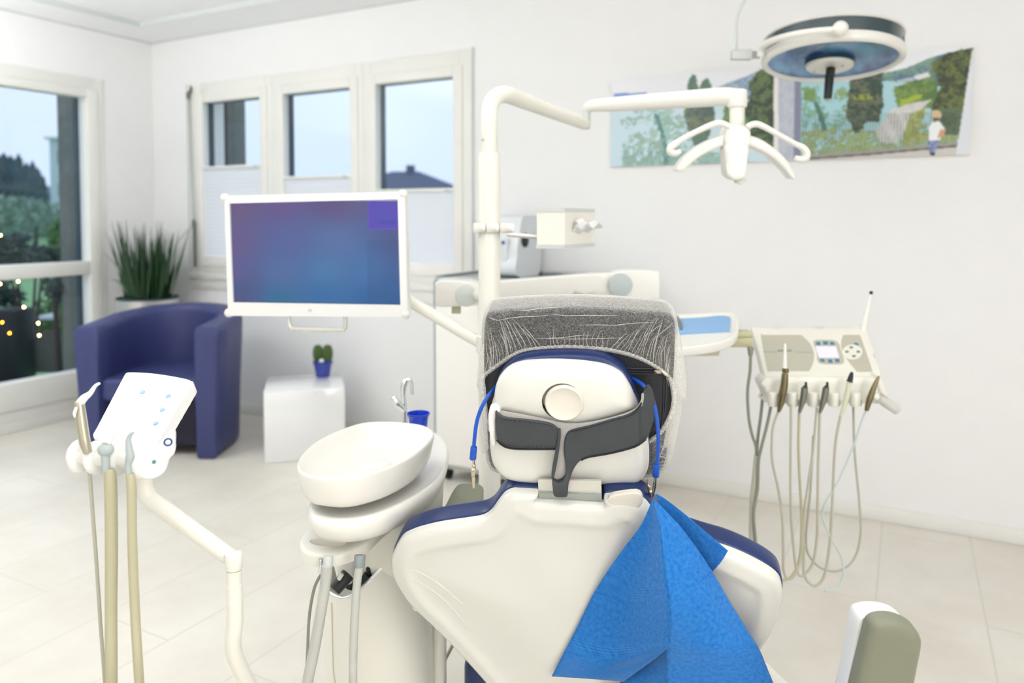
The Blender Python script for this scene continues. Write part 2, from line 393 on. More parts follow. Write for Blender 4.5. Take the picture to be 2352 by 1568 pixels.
def inpoly(p, poly):
    x, y = p; c = False; n = len(poly); j = n-1
    for i in range(n):
        xi, yi = poly[i]; xj, yj = poly[j]
        if (yi > y) != (yj > y) and x < (xj-xi)*(y-yi)/(yj-yi)+xi: c = not c
        j = i
    return c
def distpoly(pts, poly):
    A = np.array(poly); B = np.roll(A, -1, 0); Pn = np.array(pts, float).reshape(-1, 2)
    best = np.full(len(Pn), 1e9)
    for a, b in zip(A, B):
        ab = b-a; L2 = (ab**2).sum()+1e-12
        t = np.clip(((Pn-a)@ab)/L2, 0, 1)
        best = np.minimum(best, np.hypot(*((Pn-(a+t[:, None]*ab)).T)))
    return best
def fill2d(outline, step, rings=(), hole=None):
    """triangulate the inside of an outline with a regular grid and offset rings -> (pts, tris, dist)"""
    ol = [tuple(p) for p in outline]; n = len(ol)
    area2 = sum(ol[i][0]*ol[(i+1) % n][1]-ol[(i+1) % n][0]*ol[i][1] for i in range(n))
    if area2 < 0: ol = ol[::-1]
    xs = [p[0] for p in ol]; ys = [p[1] for p in ol]
    cand = []
    for r in rings:
        for i in range(n):
            a = Vector(ol[i-1]); b = Vector(ol[(i+1) % n]); t = (b-a)
            if t.length < 1e-9: continue
            t.normalize(); q = (ol[i][0]-t.y*r, ol[i][1]+t.x*r)
            cand.append((q, r*0.93))
    gx = np.arange(min(xs)+step*.5, max(xs), step); gy = np.arange(min(ys)+step*.5, max(ys), step)
    rmax = max(rings) if rings else 0
    for a in gx:
        for b in gy: cand.append(((a, b), max(rmax+step*.35, step*.4)))
    cp = [c[0] for c in cand]
    d = distpoly(cp, ol); keep = [cp[i] for i in range(len(cp)) if d[i] >= cand[i][1] and inpoly(cp[i], ol)]
    edges = [(i, (i+1) % n) for i in range(n)]
    vv = [Vector(p) for p in ol]
    if hole:
        h = [tuple(p) for p in hole]; hn = len(h)
        dh = distpoly(keep, h); keep = [k for k, q in zip(keep, dh) if q > step*.3 and not inpoly(k, h)]
        edges += [(n+i, n+(i+1) % hn) for i in range(hn)]; vv += [Vector(p) for p in h]
    vv += [Vector(p) for p in keep]
    V, E, Fc, ov, oe, of = delaunay_2d_cdt(vv, edges, [], 1, 1e-6)
    V = [(v.x, v.y) for v in V]
    Fc = [f for f in Fc]
    if hole:
        Fc = [f for f in Fc if not inpoly((sum(V[i][0] for i in f)/len(f), sum(V[i][1] for i in f)/len(f)), h)]
    return V, Fc, distpoly(V, ol)
def plate(mb, fr, outline, hf, back, step=0.012, rings=(0.001, 0.003, 0.007, 0.013), mi=0, hole=None, bf=None):
    """relief solid: front height hf(d, x, y) (0 at the rim), flat or bf(d,x,y) back at -back"""
    V, Fc, d = fill2d(outline, step, rings, hole)
    n = len(V)
    top = [fr.p(x, y, hf(dd, x, y)) for (x, y), dd in zip(V, d)]
    bot = [fr.p(x, y, -back-(bf(dd, x, y) if bf else 0)) for (x, y), dd in zip(V, d)]
    b = mb.add(top+bot, [], mi)
    cnt = {}
    for f in Fc:
        mb.F.append([b+i for i in f]); mb.M.append(mi)
        mb.F.append([b+n+i for i in reversed(f)]); mb.M.append(mi)
        for i in range(len(f)):
            e = (f[i], f[(i+1) % len(f)]); cnt[e] = 1
    for (i, j) in list(cnt):
        if (j, i) not in cnt: mb.F.append([b+j, b+i, b+n+i, b+n+j]); mb.M.append(mi)
    return mb
def dome(Hh, Rr): return lambda d, x=0, y=0: Hh*math.sqrt(max(0.0, 1-(1-min(d, Rr)/Rr)**2))
def sm2(pts, n=5): return [(p.x, p.y) for p in catmull([(a, b, 0) for a, b in pts], n, True)]
# ============================================================ ROOM
YR, XR = -2.6, 2.4
m = MB(); m.box(WF, XL-.3, XR+.2, YR-.2, YB+.3, -.12, 0); struct(m.build('floor', M_floor))
m = MB(); m.box(WF, XL, XR, YR, YB, ZC+.03, ZC+.2); struct(m.build('ceiling', M_ceil))
# lowered ring of the ceiling along the walls, the shade at its inner edge painted as a grey strip
rw = 0.33
m = MB()
for x0, x1, y0, y1 in ((XL, XL+rw, YR, YB), (XR-rw, XR, YR, YB), (XL+rw, XR-rw, YB-rw, YB), (XL+rw, XR-rw, YR, YR+rw)): m.box(WF, x0, x1, y0, y1, ZC, ZC+.03)
struct(m.build('trim_1', M_ceil))
m = MB()
for x0, x1, y0, y1 in ((XL+rw, XL+rw+.004, YR+rw, YB-rw), (XR-rw-.004, XR-rw, YR+rw, YB-rw), (XL+rw, XR-rw, YB-rw-.004, YB-rw), (XL+rw, XR-rw, YR+rw, YR+rw+.004)): m.box(WF, x0, x1, y0, y1, ZC-.003, ZC+.03)
struct(m.build('shade_trim_2', M_shadetrim))
m = MB(); g = .007
for x0, x1, y0, y1 in ((XL, XL+g, YR, YB), (XR-g, XR, YR, YB), (XL, XR, YB-g, YB), (XL, XR, YR, YR+g)): m.box(WF, x0, x1, y0, y1, ZC-.010, ZC)
struct(m.build('shade_trim_3', M_shadetrim))  # soft shade where wall meets ceiling, put in as a grey line
# back wall with the opening of the triple window
wx0, wx1, wz0, wz1 = -4.33, -2.10, 0.93, 2.17
m = MB()
for a in ((XL-.3, wx0, 0, ZC+.2), (wx1, XR+.2, 0, ZC+.2), (wx0, wx1, 0, wz0), (wx0, wx1, wz1, ZC+.2)): m.box(WF, a[0], a[1], YB, YB+.28, a[2], a[3])
struct(m.build('wall_back', M_wall))
ly0, ly1, lz0, lz1 = 0.9, 3.09, 0.075, 2.175
m = MB()
for a in ((YR, ly0, 0, ZC+.2), (ly1, YB, 0, ZC+.2), (ly0, ly1, 0, lz0), (ly0, ly1, lz1, ZC+.2)): m.box(WF, XL-.3, XL, a[0], a[1], a[2], a[3])
struct(m.build('wall_left', M_wall))
m = MB(); m.box(WF, XR, XR+.2, YR, YB, 0, ZC+.2); struct(m.build('wall_right', M_wall))
m = MB(); m.box(WF, XL-.3, XR+.2, YR-.2, YR, 0, ZC+.2); struct(m.build('wall_rear', M_wall))
def base_b(name, x0, x1, y0, y1): m = MB(); m.box(WF, x0, x1, y0, y1, 0, .062, .004); struct(m.build(name, M_frame))
base_b('baseboard_back', XL+.013, XR, YB-.013, YB); base_b('baseboard_left', XL, XL+.013, YR, YB)
base_b('baseboard_right', XR-.013, XR, YR, YB-.013)

# frames out of view: rear one added round the fill, right one inferred
m = MB()
for a in ((-1.6, -1.5, .70, 2.40), (1.9, 2.0, .70, 2.40), (-1.5, 1.9, .70, .76), (-1.5, 1.9, 2.34, 2.40)): m.box(WF, a[0], a[1], YR, YR+.12, a[2], a[3], .004)
struct(m.build('window_5', M_frame))
m = MB()
for a in ((-.72, -.62, .85, 2.35), (1.22, 1.32, .85, 2.35), (-.62, 1.22, .85, .90), (-.62, 1.22, 2.30, 2.35)): m.box(WF, XR-.10, XR, a[0], a[1], a[2], a[3], .004)
struct(m.build('window_6', M_frame))
# ------------------------------------------------------------ windows of the back wall
M_gask = mat('dark_window_gasket', rgb(44, 66, 78), 0.5)
def casement(n, x0, x1, gx0, gx1, gz0, gz1):
    root = bpy.data.objects.new('window_%d' % n, None); COL.objects.link(root); root.location = ((x0+x1)/2, YB, wz0); ORG[root.name] = root.location.copy()
    struct(root)
    m = MB(); zz0, zz1 = .912, 2.188
    e = 0.0005
    for a in ((x0+e, gx0-.035, zz0, zz1), (gx1+.035, x1-e, zz0, zz1), (gx0-.035, gx1+.035, zz0, gz0-.035), (gx0-.035, gx1+.035, gz1+.035, zz1)): m.box(WF, a[0], a[1], YB-.014, YB+.07, a[2], a[3], .003)
    m.build('window_frame', M_frame, root)
    m = MB(); q = .060
    for a in ((gx0-q, gx0, gz0-q, gz1+q), (gx1, gx1+q, gz0-q, gz1+q), (gx0, gx1, gz0-q, gz0), (gx0, gx1, gz1, gz1+q)): m.box(WF, a[0], a[1], YB-.023, YB+.03, a[2], a[3], .004)
    m.build('window_sash', M_frame, root)
    m = MB(); m.box(WF, gx0-.01, gx1+.01, YB-.003, YB+.002, gz0-.01, gz1+.01); m.build('window_pane', M_glass, root)
    m = MB(); m.box(WF, gx0-.02, gx0+.001, YB+.031, YB+.075, gz0-.03, gz1+.03); m.box(WF, gx0-.02, gx1+.02, YB+.031, YB+.07, gz1+.0, gz1+.03); m.build('outer_rail', M_gask, root)
    return root
GZ0, GZ1 = 1.015, 2.055
casement(2, -4.34, -3.557, -4.19, -3.66, GZ0, GZ1)
casement(3, -3.557, -2.83, -3.46, -2.925, GZ0, GZ1)
casement(4, -2.83, -2.09, -2.735, -2.205, GZ0, GZ1)
for x0, x1, zt, lab in ((-4.19, -3.66, 1.625, 'white pleated blind lowered halfway over the leftmost of the three small panes'), (-3.46, -2.925, 1.54, 'white pleated blind on the middle of the three panes, mostly behind the monitor'), (-2.735, -2.205, 1.445, 'white pleated blind hanging lowest, on the pane right of the monitor')):
    t = thing('pleated_blind', lab, 'blind', ((x0+x1)/2, YB, GZ0), 'pleated blinds on the triple window')
    m = MB(); nz = 44; zb = GZ0+.003
    f_, b_ = [], []
    for k in range(nz+1):
        z = zb+(zt-.012-zb)*k/nz; y = YB-.008-(.003 if k % 2 else 0)
        f_.append((x0-.012, y, z)); b_.append((x1+.012, y, z))
    V = f_+b_; m.add(V, [(k, k+1, nz+2+k, nz+1+k) for k in range(nz)])
    m.build('pleated_fabric', M_blind, t, angle=15)
    m = MB(); m.box(WF, x0-.015, x1+.015, YB-.026, YB-.006, zt-.014, zt+.004, .004); m.build('top_rail', M_frame, t)
    m = MB(); m.box(WF, x0-.015, x1+.015, YB-.022, YB-.005, zb-.006, zb+.008, .004); m.build('bottom_rail', M_frame, t)
    m = MB(); m.box(WF, x1-.05, x1-.025, YB-.034, YB-.020, zt-.016, zt-.004, .003); m.build('grip', M_disc, t)
# casing edges and sill
m = MB(); m.box(WF, -4.352, -2.078, YB-.02, YB, .868, .912, .004); m.box(WF, -4.35, -2.08, YB-.010, YB, .80, .868, .003); struct(m.build('trim_4', M_frame))
m = MB(); m.box(WF, -2.09, -2.084, YB-.014, YB, .912, 2.20); m.box(WF, -4.35, -4.34, YB-.016, YB, .912, 2.19); struct(m.build('trim_5', M_shadetrim))

# ------------------------------------------------------------ tall window on the left wall
root = bpy.data.objects.new('window_1', None); COL.objects.link(root); root.location = (XL, 2.0, lz0); ORG[root.name] = root.location.copy(); struct(root)
m = MB()
X0, X1 = XL-.07, XL+.014
gy0, gy1 = 1.15, 2.985
for a in ((ly0-.01, ly0+.12, .06, 2.19), (gy1+.075, ly1+.012, .06, 2.19), (ly0+.12, gy1+.075, .06, .135), (ly0+.12, gy1+.075, 2.115, 2.19)): m.box(WF, X0, X1, a[0], a[1], a[2], a[3], .004)
m.build('window_frame', M_frame, root)
m = MB()
for a in ((ly0+.12, gy0, .135, 2.115), (gy1, gy1+.075, .135, 2.115), (gy0, gy1, .135, .300), (gy0, gy1, 2.062, 2.115), (gy0, gy1, .918, 1.004)): m.box(WF, X0, X1+.014, a[0], a[1], a[2], a[3], .005)
m.build('window_sash', M_frame, root)
m = MB(); m.box(WF, XL-.03, XL-.024, gy0-.01, gy1+.01, .29, .93); m.build('window_pane', M_glass, root)
m = MB(); m.box(WF, XL-.03, XL-.024, gy0-.01, gy1+.01, .99, 2.07); m.build('window_pane', M_glass, root)
m = MB(); m.box(WF, XL-.118, XL-.075, gy1-.008, gy1+.03, .28, 2.09); m.build('outer_rail', M_gask, root)

# ------------------------------------------------------------ crank rod beside the triple window
tw = thing('window_crank', 'thin grey crank rod standing upright left of the triple window', 'crank', (-4.36, YB-.03, .93))
a = PYw(432, 222, YB-.03); b_ = PYw(444, 512, YB-.04)
m = MB(); m.tube([PYw(434, 225, YB-.028), PYw(444, 505, YB-.04)], .006, 8); m.build('rod', M_crank, tw)
m = MB(); m.tube([PYw(439, 198, YB-.008), PYw(438, 208, YB-.025), PYw(432, 216, YB-.035), PYw(433, 228, YB-.03)], [.009, .010, .014, .010], 10, sub=3); m.build('bracket', M_crankd, tw)
m = MB(); m.tube([PYw(444, 504, YB-.04), PYw(445, 516, YB-.04), PYw(446, 522, YB-.04)], [.010, .015, .009], 10); m.build('joint', M_crankd, tw)
m = MB(); m.tube([PYw(445, 514, YB-.04), PYw(425, 536, YB-.10), PYw(404, 562, YB-.16), PYw(398, 592, YB-.18)], [.007, .006, .006, .006], 8, sub=4); m.build('handle', M_crank, tw)
m = MB(); m.tube([PYw(446, 520, YB-.035), PYw(448, 612, YB-.03)], .010, 10); m.build('lower_sleeve', M_crankd, tw)

# ============================================================ OUTSIDE
M_grass = mat('meadow_grass', rgb(118, 168, 120), 0.9, var=0.2, vscale=.3)
M_pave = mat('grey_paving', rgb(120, 130, 130), 0.8, var=0.15, vscale=3)
M_conif = mat('conifer_green', rgb(48, 76, 84), 0.9, var=0.3, vscale=1.5)
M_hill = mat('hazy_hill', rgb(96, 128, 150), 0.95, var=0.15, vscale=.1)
M_shrub = mat('shrub_green', rgb(84, 132, 78), 0.8, var=0.4, vscale=12)
M_shrubd = mat('dark_shrub_green', rgb(60, 84, 80), 0.8, var=0.4, vscale=12)
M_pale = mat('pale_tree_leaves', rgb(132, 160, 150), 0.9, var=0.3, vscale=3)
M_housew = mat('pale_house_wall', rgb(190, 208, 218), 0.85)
M_roof = mat('dark_slate_roof', rgb(66, 84, 116), 0.8, var=0.15, vscale=2)
M_post = mat('weathered_post', rgb(112, 118, 114), 0.8, var=0.25, vscale=14)
M_postd = mat('dark_brown_post', rgb(62, 52, 52), 0.8)
M_bulb = mat('warm_fairy_bulb', rgb(255, 200, 140), 0.4, emit=rgb(255, 190, 110), estr=60.0)
M_bulbo = mat('orange_fairy_bulb', rgb(255, 160, 60), 0.4, emit=rgb(255, 130, 30), estr=40.0)
m = MB(); m.box(WF, -300, 60, -60, 300, -.75, -.6); struct(tag(m.build('meadow', M_grass), 'green meadow stretching out beyond the tall left window', 'meadow'))
m = MB(); m.box(WF, -11.5, XL-.3, -2, YB+.28, -.6, -.12); m.box(WF, XL-.3, 3, YB+.28, 9, -.6, -.12); struct(m.build('terrace', M_pave))
def conifer(px, pyt, d, w, lab):
    t = P(px, pyt, d); base = Vector((t.x, t.y, -.6)); h = t.z+.6
    m = MB(); rings = []
    for k in range(13):
        f = k/12; r = w*(1-f)**.75+.03; rr = r*(1.12 if k % 2 else .86)
        rings.append([base+Vector((rr*(1+.18*math.sin(5*a+k*2))*math.cos(a), rr*(1+.18*math.sin(5*a+k*2))*math.sin(a), h*(.04+.96*f))) for a in [2*PI*i/14 for i in range(14)]])
    m.loft(rings); tag(m.build('conifer_tree', M_conif, loc=base), lab, 'tree', 'dark conifers beyond the meadow')
for i, (px, py, d, w) in enumerate([(-40, 340, 62, 2.4), (-14, 346, 60, 2.2), (8, 350, 64, 2.0), (24, 356, 66, 2.2), (42, 352, 58, 1.7), (60, 372, 66, 1.9), (74, 368, 64, 1.6), (86, 384, 66, 1.8), (98, 402, 66, 1.5), (-70, 330, 60, 2.6), (-150, 340, 60, 2.8), (-240, 352, 60, 2.9)]):
    conifer(px, py, 44+i*5.2, w*.85, 'dark bluish conifer in the row seen through the tall left window')
def hillmesh(name, pts, d0, d1, mt, lab):
    m = MB(); top = [P(x, y, d0) for x, y in pts]
    bk = [P(x, y, d0)+FH*(d1-d0) for x, y in pts]
    n = len(pts)
    V = [Vector((p.x, p.y, -.6)) for p in top]+top+bk+[Vector((p.x, p.y, -.6)) for p in bk]
    F = []
    for i in range(n-1):
        for k in range(3): F.append((k*n+i, k*n+i+1, (k+1)*n+i+1, (k+1)*n+i))
    F += [(0, n, 2*n, 3*n), (n-1, 4*n-1, 3*n-1, 2*n-1)]
    m.add(V, F); struct(m.build(name, mt))
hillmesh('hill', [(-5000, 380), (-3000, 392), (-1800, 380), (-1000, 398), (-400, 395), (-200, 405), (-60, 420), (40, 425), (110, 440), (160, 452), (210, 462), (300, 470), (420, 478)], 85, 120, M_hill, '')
# white tower house at the window edge, dark hipped house behind the third pane
def house(name, lab, pxa, pxb, pyt, d, dep, roofh, wallm, over=.3, wins=()):
    A = P(pxa, pyt, d); B = P(pxb, pyt, d); z1 = A.z; u = (B-A); u.z = 0; W = u.length; u.normalize(); w = Vector((-u.y, u.x, 0))
    fr = Fr((A.x, A.y, -.6), u, w, Z); T = thing(name, lab, 'house', (A.x, A.y, -.6))
    m = MB(); m.box(fr, 0, W, 0, dep, 0, z1+.6); m.build('wall', wallm, T)
    if roofh > 0:
        m = MB(); e = over; h0 = z1+.6; r = min(W, dep)/2*.95
        V = [fr.p(-e, -e, h0), fr.p(W+e, -e, h0), fr.p(W+e, dep+e, h0), fr.p(-e, dep+e, h0), fr.p(r, dep/2, h0+roofh), fr.p(W-r, dep/2, h0+roofh)]
        m.add(V, [(0, 1, 5, 4), (1, 2, 5), (2, 3, 4, 5), (3, 0, 4), (0, 3, 2, 1)]); m.build('roof', M_roof, T, angle=5)
        m = MB(); c = W*.55; m.box(fr, c-.3, c+.3, dep/2-.6, dep/2+.2, h0+roofh*.5, h0+roofh+.45); m.build('chimney', M_roof, T)
    else:
        m = MB(); m.box(fr, -.2, W+.2, -.2, dep+.2, z1+.6, z1+.75); m.build('roof', M_shadetrim, T)
    for (wx, wz, ww, wh) in wins:
        m = MB(); m.box(fr, wx, wx+ww, -.03, .02, wz, wz+wh); m.build('window', M_gask, T)
    return T
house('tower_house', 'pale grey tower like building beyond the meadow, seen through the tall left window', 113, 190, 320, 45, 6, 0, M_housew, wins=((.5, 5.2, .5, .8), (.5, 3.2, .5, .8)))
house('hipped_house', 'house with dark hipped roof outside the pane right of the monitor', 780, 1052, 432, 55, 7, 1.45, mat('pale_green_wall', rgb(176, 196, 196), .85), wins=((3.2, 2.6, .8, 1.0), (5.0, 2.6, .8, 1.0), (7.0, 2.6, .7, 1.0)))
# posts just outside
pA = PXw(152, 300, XL-1.1); pB = PXw(183, 300, XL-1.1)
m = MB(); m.box(WF, XL-1.22, XL-1.1, pA.y, pB.y, -.12, 2.9, .01); tag(m.build('terrace_post', M_post, loc=(XL-1.16, (pA.y+pB.y)/2, -.12)), 'weathered grey post outside the tall left window', 'post')
pA = PYw(506, 300, YB+.75); pB = PYw(538, 300, YB+.75)
m = MB(); m.box(WF, pA.x, pB.x, YB+.75, YB+.87, -.12, 2.9, .01); tag(m.build('terrace_post', M_post, loc=((pA.x+pB.x)/2, YB+.8, -.12)), 'grey rendered post outside the leftmost small pane', 'post')
pA = PYw(497, 300, YB+.5); pB = PYw(509, 300, YB+.5)
m = MB(); m.box(WF, pA.x, pB.x, YB+.5, YB+.56, -.12, 2.9, .006); tag(m.build('shutter_rail', M_postd, loc=((pA.x+pB.x)/2, YB+.53, -.12)), 'narrow dark brown rail outside the leftmost small pane', 'rail')
def leafy(m, c, r, n, size, seed, up=0.0):
    rg = random.Random(seed)
    for i in range(n):
        a = rg.uniform(0, 2*PI); b = math.asin(rg.uniform(-1, 1)); q = rg.uniform(.55, 1)
        p = Vector(c)+Vector((r[0]*q*math.cos(b)*math.cos(a), r[1]*q*math.cos(b)*math.sin(a), r[2]*q*math.sin(b)))
        d1 = Vector((rg.uniform(-1, 1), rg.uniform(-1, 1), rg.uniform(-.3, 1)+up)).normalized(); d2 = d1.orthogonal().normalized()
        s = size*rg.uniform(.6, 1.3)
        m.add([p-d1*s, p+d2*s*.35, p+d1*s, p-d2*s*.35], [(0, 1, 2, 3)])
def shrub(px, py, d, rx, rz, mt, lab, n=260, size=.07, seed=1):
    c = P(px, py, d); base = Vector((c.x, c.y, -.12 if d < 10 else -.6))
    T = thing('garden_shrub', lab, 'shrub', base, 'shrubs in the garden')
    m = MB(); leafy(m, c, (rx, rx, rz), n, size, seed); m.build('foliage', mt, T)
    m = MB()
    for k in range(4): m.tube([base+Vector((.03*math.cos(k*1.6), .03*math.sin(k*1.6), 0)), c+Vector((rx*.5*math.cos(k*1.6), rx*.5*math.sin(k*1.6), 0))], [.02, .008], 6)
    m.build('stem', M_postd, T)
shrub(138, 555, 8.8, .14, .28, M_shrub, 'upright green shrub outside near the edge of the tall window', 320, .05, 2)
shrub(60, 590, 7.2, .34, .13, M_shrubd, 'low dark shrub outside behind the window transom', 360, .06, 3)
shrub(-38, 575, 6.5, .20, .22, M_shrubd, 'dark shrub at the far left edge behind the upper glass', 300, .06, 4)
shrub(140, 655, 6.0, .14, .13, M_shrubd, 'dark hanging shrub just below the window transom', 200, .045, 5)
shrub(160, 720, 6.7, .10, .34, M_shrub, 'tall bright green plant outside behind the lower glass beside the post', 300, .06, 6)
shrub(105, 730, 8.2, .16, .22, M_shrub, 'pale green bush outside in the middle of the lower glass', 260, .05, 7)
shrub(6, 720, 7.7, .20, .40, M_shrubd, 'very dark evergreen outside at the left edge of the lower glass', 420, .07, 8)
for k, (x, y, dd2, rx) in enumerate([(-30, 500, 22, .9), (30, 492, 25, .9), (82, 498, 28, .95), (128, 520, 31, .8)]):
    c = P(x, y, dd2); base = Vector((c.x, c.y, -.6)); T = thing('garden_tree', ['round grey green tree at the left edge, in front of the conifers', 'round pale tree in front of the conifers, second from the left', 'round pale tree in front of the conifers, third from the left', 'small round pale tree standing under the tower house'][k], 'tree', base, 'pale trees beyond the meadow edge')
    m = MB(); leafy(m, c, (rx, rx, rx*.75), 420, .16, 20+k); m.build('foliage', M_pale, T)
    m = MB(); m.tube([base, c], [.08, .05], 8); m.build('trunk', M_postd, T)
pb = PZ(100, 856, -.12)
T = thing('planter_box', 'grey rectangular planter outside behind the lower glass', 'planter', pb)
fb = Fr(pb, R_, FH, Z); m = MB(); m.box(fb, -.16, .16, 0, .3, 0, .34, .01); m.build('box', M_post, T); m = MB(); m.box(fb, -.14, .14, .02, .28, .336, .348); m.build('soil', M_soil, T)
pb = PZ(8, 880, -.12)
T = thing('dark_planter', 'tall dark planter outside at the left edge of the lower glass', 'planter', pb)
fb = Fr(pb, R_, FH, Z); m = MB(); m.box(fb, -.16, .10, 0, .3, 0, .62, .02); m.build('box', M_dark, T)
T = thing('garden_table', 'small pale grey table outside behind the lower glass', 'table', PZ(110, 815, -.12))
fb = Fr(PZ(110, 815, -.12), R_, FH, Z)
m = MB(); m.box(fb, -.16, .16, 0, .4, .36, .39, .005); m.build('table_top', M_housew, T)
for sx in (-.14, .12):
    for sy in (.02, .36): m = MB(); m.box(fb, sx, sx+.02, sy, sy+.02, 0, .36); m.build('leg', M_postd, T)
T = thing('string_lights', 'warm fairy lights hanging outside behind the lower glass of the tall window', 'lights', P(40, 700, 5.9))
bl = [(1, 540), (0, 652), (42, 646), (55, 705), (5, 740), (22, 765), (88, 742), (90, 770)]
m = MB(); m.tube([P(x, y-3, 5.9) for x, y in bl], .002, 5, sub=3); m.build('wire', M_dark, T)
for k, (x, y) in enumerate(bl):
    m = MB(); m.ball(P(x, y, 5.9), .007, 10); m.build('bulb', M_bulbo if k in (4, 5) else M_bulb, T)

# ============================================================ photo print on the back wall
def project(w):
    v = w-C0; d = v.dot(D_); return (CX+F_PX*v.dot(R_)/d, CY-F_PX*v.dot(U_)/d)
px0, px1, pz0, pz1, pyf = -1.295, 0.213, 1.534, 1.957, YB-.018
NX, NZ = 520, 150
gx = np.linspace(px0, px1, NX); gz = np.linspace(pz0, pz1, NZ)
X, Zg = np.meshgrid(gx, gz)
dx = X; dy = np.full_like(X, pyf); dz = Zg-H
dd = dx*D_.x+dy*D_.y+dz*D_.z
PXg = CX+F_PX*(dx*R_.x+dy*R_.y)/dd; PYg = CY-F_PX*(dx*U_.x+dy*U_.y+dz*U_.z)/dd
img = np.zeros((NZ, NX, 3))
def smooth_noise(scale, seed):
    rg = np.random.default_rng(seed); h = int(NZ/scale)+3; w = int(NX/scale)+3; g = rg.random((h, w))
    yy = np.arange(NZ)/scale; xx = np.arange(NX)/scale; yi = yy.astype(int); xi = xx.astype(int); fy = (yy-yi)[:, None]; fx = (xx-xi)[None, :]
    return g[yi][:, xi]*(1-fy)*(1-fx)+g[yi][:, xi+1]*(1-fy)*fx+g[yi+1][:, xi]*fy*(1-fx)+g[yi+1][:, xi+1]*fy*fx
n8, n4, n2 = smooth_noise(9, 1), smooth_noise(4, 2), smooth_noise(2, 3)
fol = .30*n8+.34*n4+.36*n2
def pmask(poly):
    c = np.zeros(PXg.shape, bool); j = len(poly)-1
    for i in range(len(poly)):
        xi, yi = poly[i]; xj, yj = poly[j]
        cond = ((yi > PYg) != (yj > PYg)) & (PXg < (xj-xi)*(PYg-yi)/((yj-yi) or 1e-9)+xi); c ^= cond; j = i
    return c
def fill(poly, col, col2=None, mask=None, wob=0):
    global PXg, PYg
    if wob:
        ox, oy = PXg.copy(), PYg.copy(); PXg = PXg+(n4-.5)*wob+(n2-.5)*wob; PYg = PYg+(n8-.5)*wob; mk = pmask(poly); PXg, PYg = ox, oy
    else: mk = pmask(poly)
    if mask is not None: mk &= mask
    c = np.array(col, float)
    if col2 is None: img[mk] = c
    else:
        t = np.clip((fol-.36)/.28, 0, 1)[..., None]; img[mk] = (c*(1-t)+np.array(col2, float)*t)[mk]
img[:] = (240, 241, 247)
img[PYg > 228-(PXg-1410)*.02] = (206, 228, 238)
right = PXg > 1838; img[right & (PYg > 186)] = (172, 214, 224)
fill([(1410, 216), (1435, 213), (1450, 215), (1485, 212), (1485, 219), (1410, 224)], (126, 156, 216))
fill([(1640, 202), (1700, 180), (1756, 157), (1790, 150), (1790, 240), (1640, 215)], (134, 158, 190), (186, 200, 206), wob=3)
fill([(1995, 176), (2080, 158), (2150, 128), (2195, 116), (2195, 200), (2100, 190), (1995, 186)], (88, 118, 146), (128, 158, 140), wob=4)
fill([(2030, 150), (2075, 150), (2140, 130), (2150, 122), (2140, 118), (2030, 128)], (236, 239, 244))
fill([(2098, 176), (2130, 166), (2136, 176), (2120, 184), (2100, 182)], (226, 226, 236), wob=4)
fill([(2060, 183), (2098, 178), (2098, 186), (2060, 190)], (186, 190, 196), wob=3)
# trees left
fill([(1590, 169), (1597, 172), (1602, 195), (1606, 205), (1612, 185), (1622, 180), (1632, 190), (1636, 205), (1642, 260), (1632, 300), (1618, 345), (1600, 352), (1590, 320), (1572, 270), (1580, 190)], (92, 124, 112), (120, 140, 118), wob=4)
fill([(1574, 245), (1640, 245), (1642, 280), (1625, 310), (1580, 300), (1570, 270)], (84, 104, 100), (128, 136, 112), wob=5)
fill([(1450, 250), (1540, 245), (1560, 290), (1600, 330), (1600, 380), (1440, 382), (1430, 330), (1470, 300), (1500, 300), (1480, 265)], (128, 172, 158), (176, 206, 196), mask=fol > .46, wob=14)
fill([(1430, 345), (1720, 350), (1720, 384), (1430, 384)], (118, 160, 150), (164, 194, 186), mask=fol > .40, wob=8)
fill([(1500, 258), (1512, 262), (1524, 300), (1534, 340), (1536, 380), (1524, 380), (1520, 330), (1510, 290)], (96, 140, 134), (120, 160, 150), wob=5)
fill([(1720, 190), (1745, 160), (1779, 158), (1779, 350), (1740, 345), (1715, 300), (1706, 260), (1722, 220)], (54, 66, 58), (104, 124, 78), wob=7)
fill([(1662, 235), (1676, 233), (1680, 262), (1712, 262), (1725, 300), (1690, 340), (1660, 330)], (98, 132, 88), (150, 176, 120), wob=6)
# bushes and railing along the shore, scattered leaves and clear water between them
rgp = random.Random(4)
def blob(cx, cy, r, c1, c2, th=.47):
    pts_ = [(cx+r*rgp.uniform(.75, 1.2)*math.cos(a), cy+r*rgp.uniform(.6, 1.0)*math.sin(a)) for a in [2*PI*k/12 for k in range(12)]]; fill(pts_, c1, c2, mask=fol > th, wob=6)
for k in range(26): blob(rgp.uniform(1440, 1570), rgp.uniform(262, 375), rgp.uniform(8, 20), (112, 152, 138), (160, 190, 176), .5)
for k in range(16): blob(rgp.uniform(1845, 1945), rgp.uniform(200, 345), rgp.uniform(8, 16), (78, 122, 92), (150, 176, 120), .5)
for k in range(14): blob(rgp.uniform(2150, 2222), rgp.uniform(135, 250), rgp.uniform(8, 18), (58, 72, 44), (122, 136, 70), .45)
# column
fill([(1777, 150), (1789, 150), (1789, 372), (1777, 372)], (240, 236, 234))
fill([(1788, 150), (1826, 150), (1826, 372), (1788, 372)], (186, 190, 206), (200, 204, 216))
fill([(1825, 150), (1841, 150), (1839, 372), (1823, 372)], (136, 140, 164))
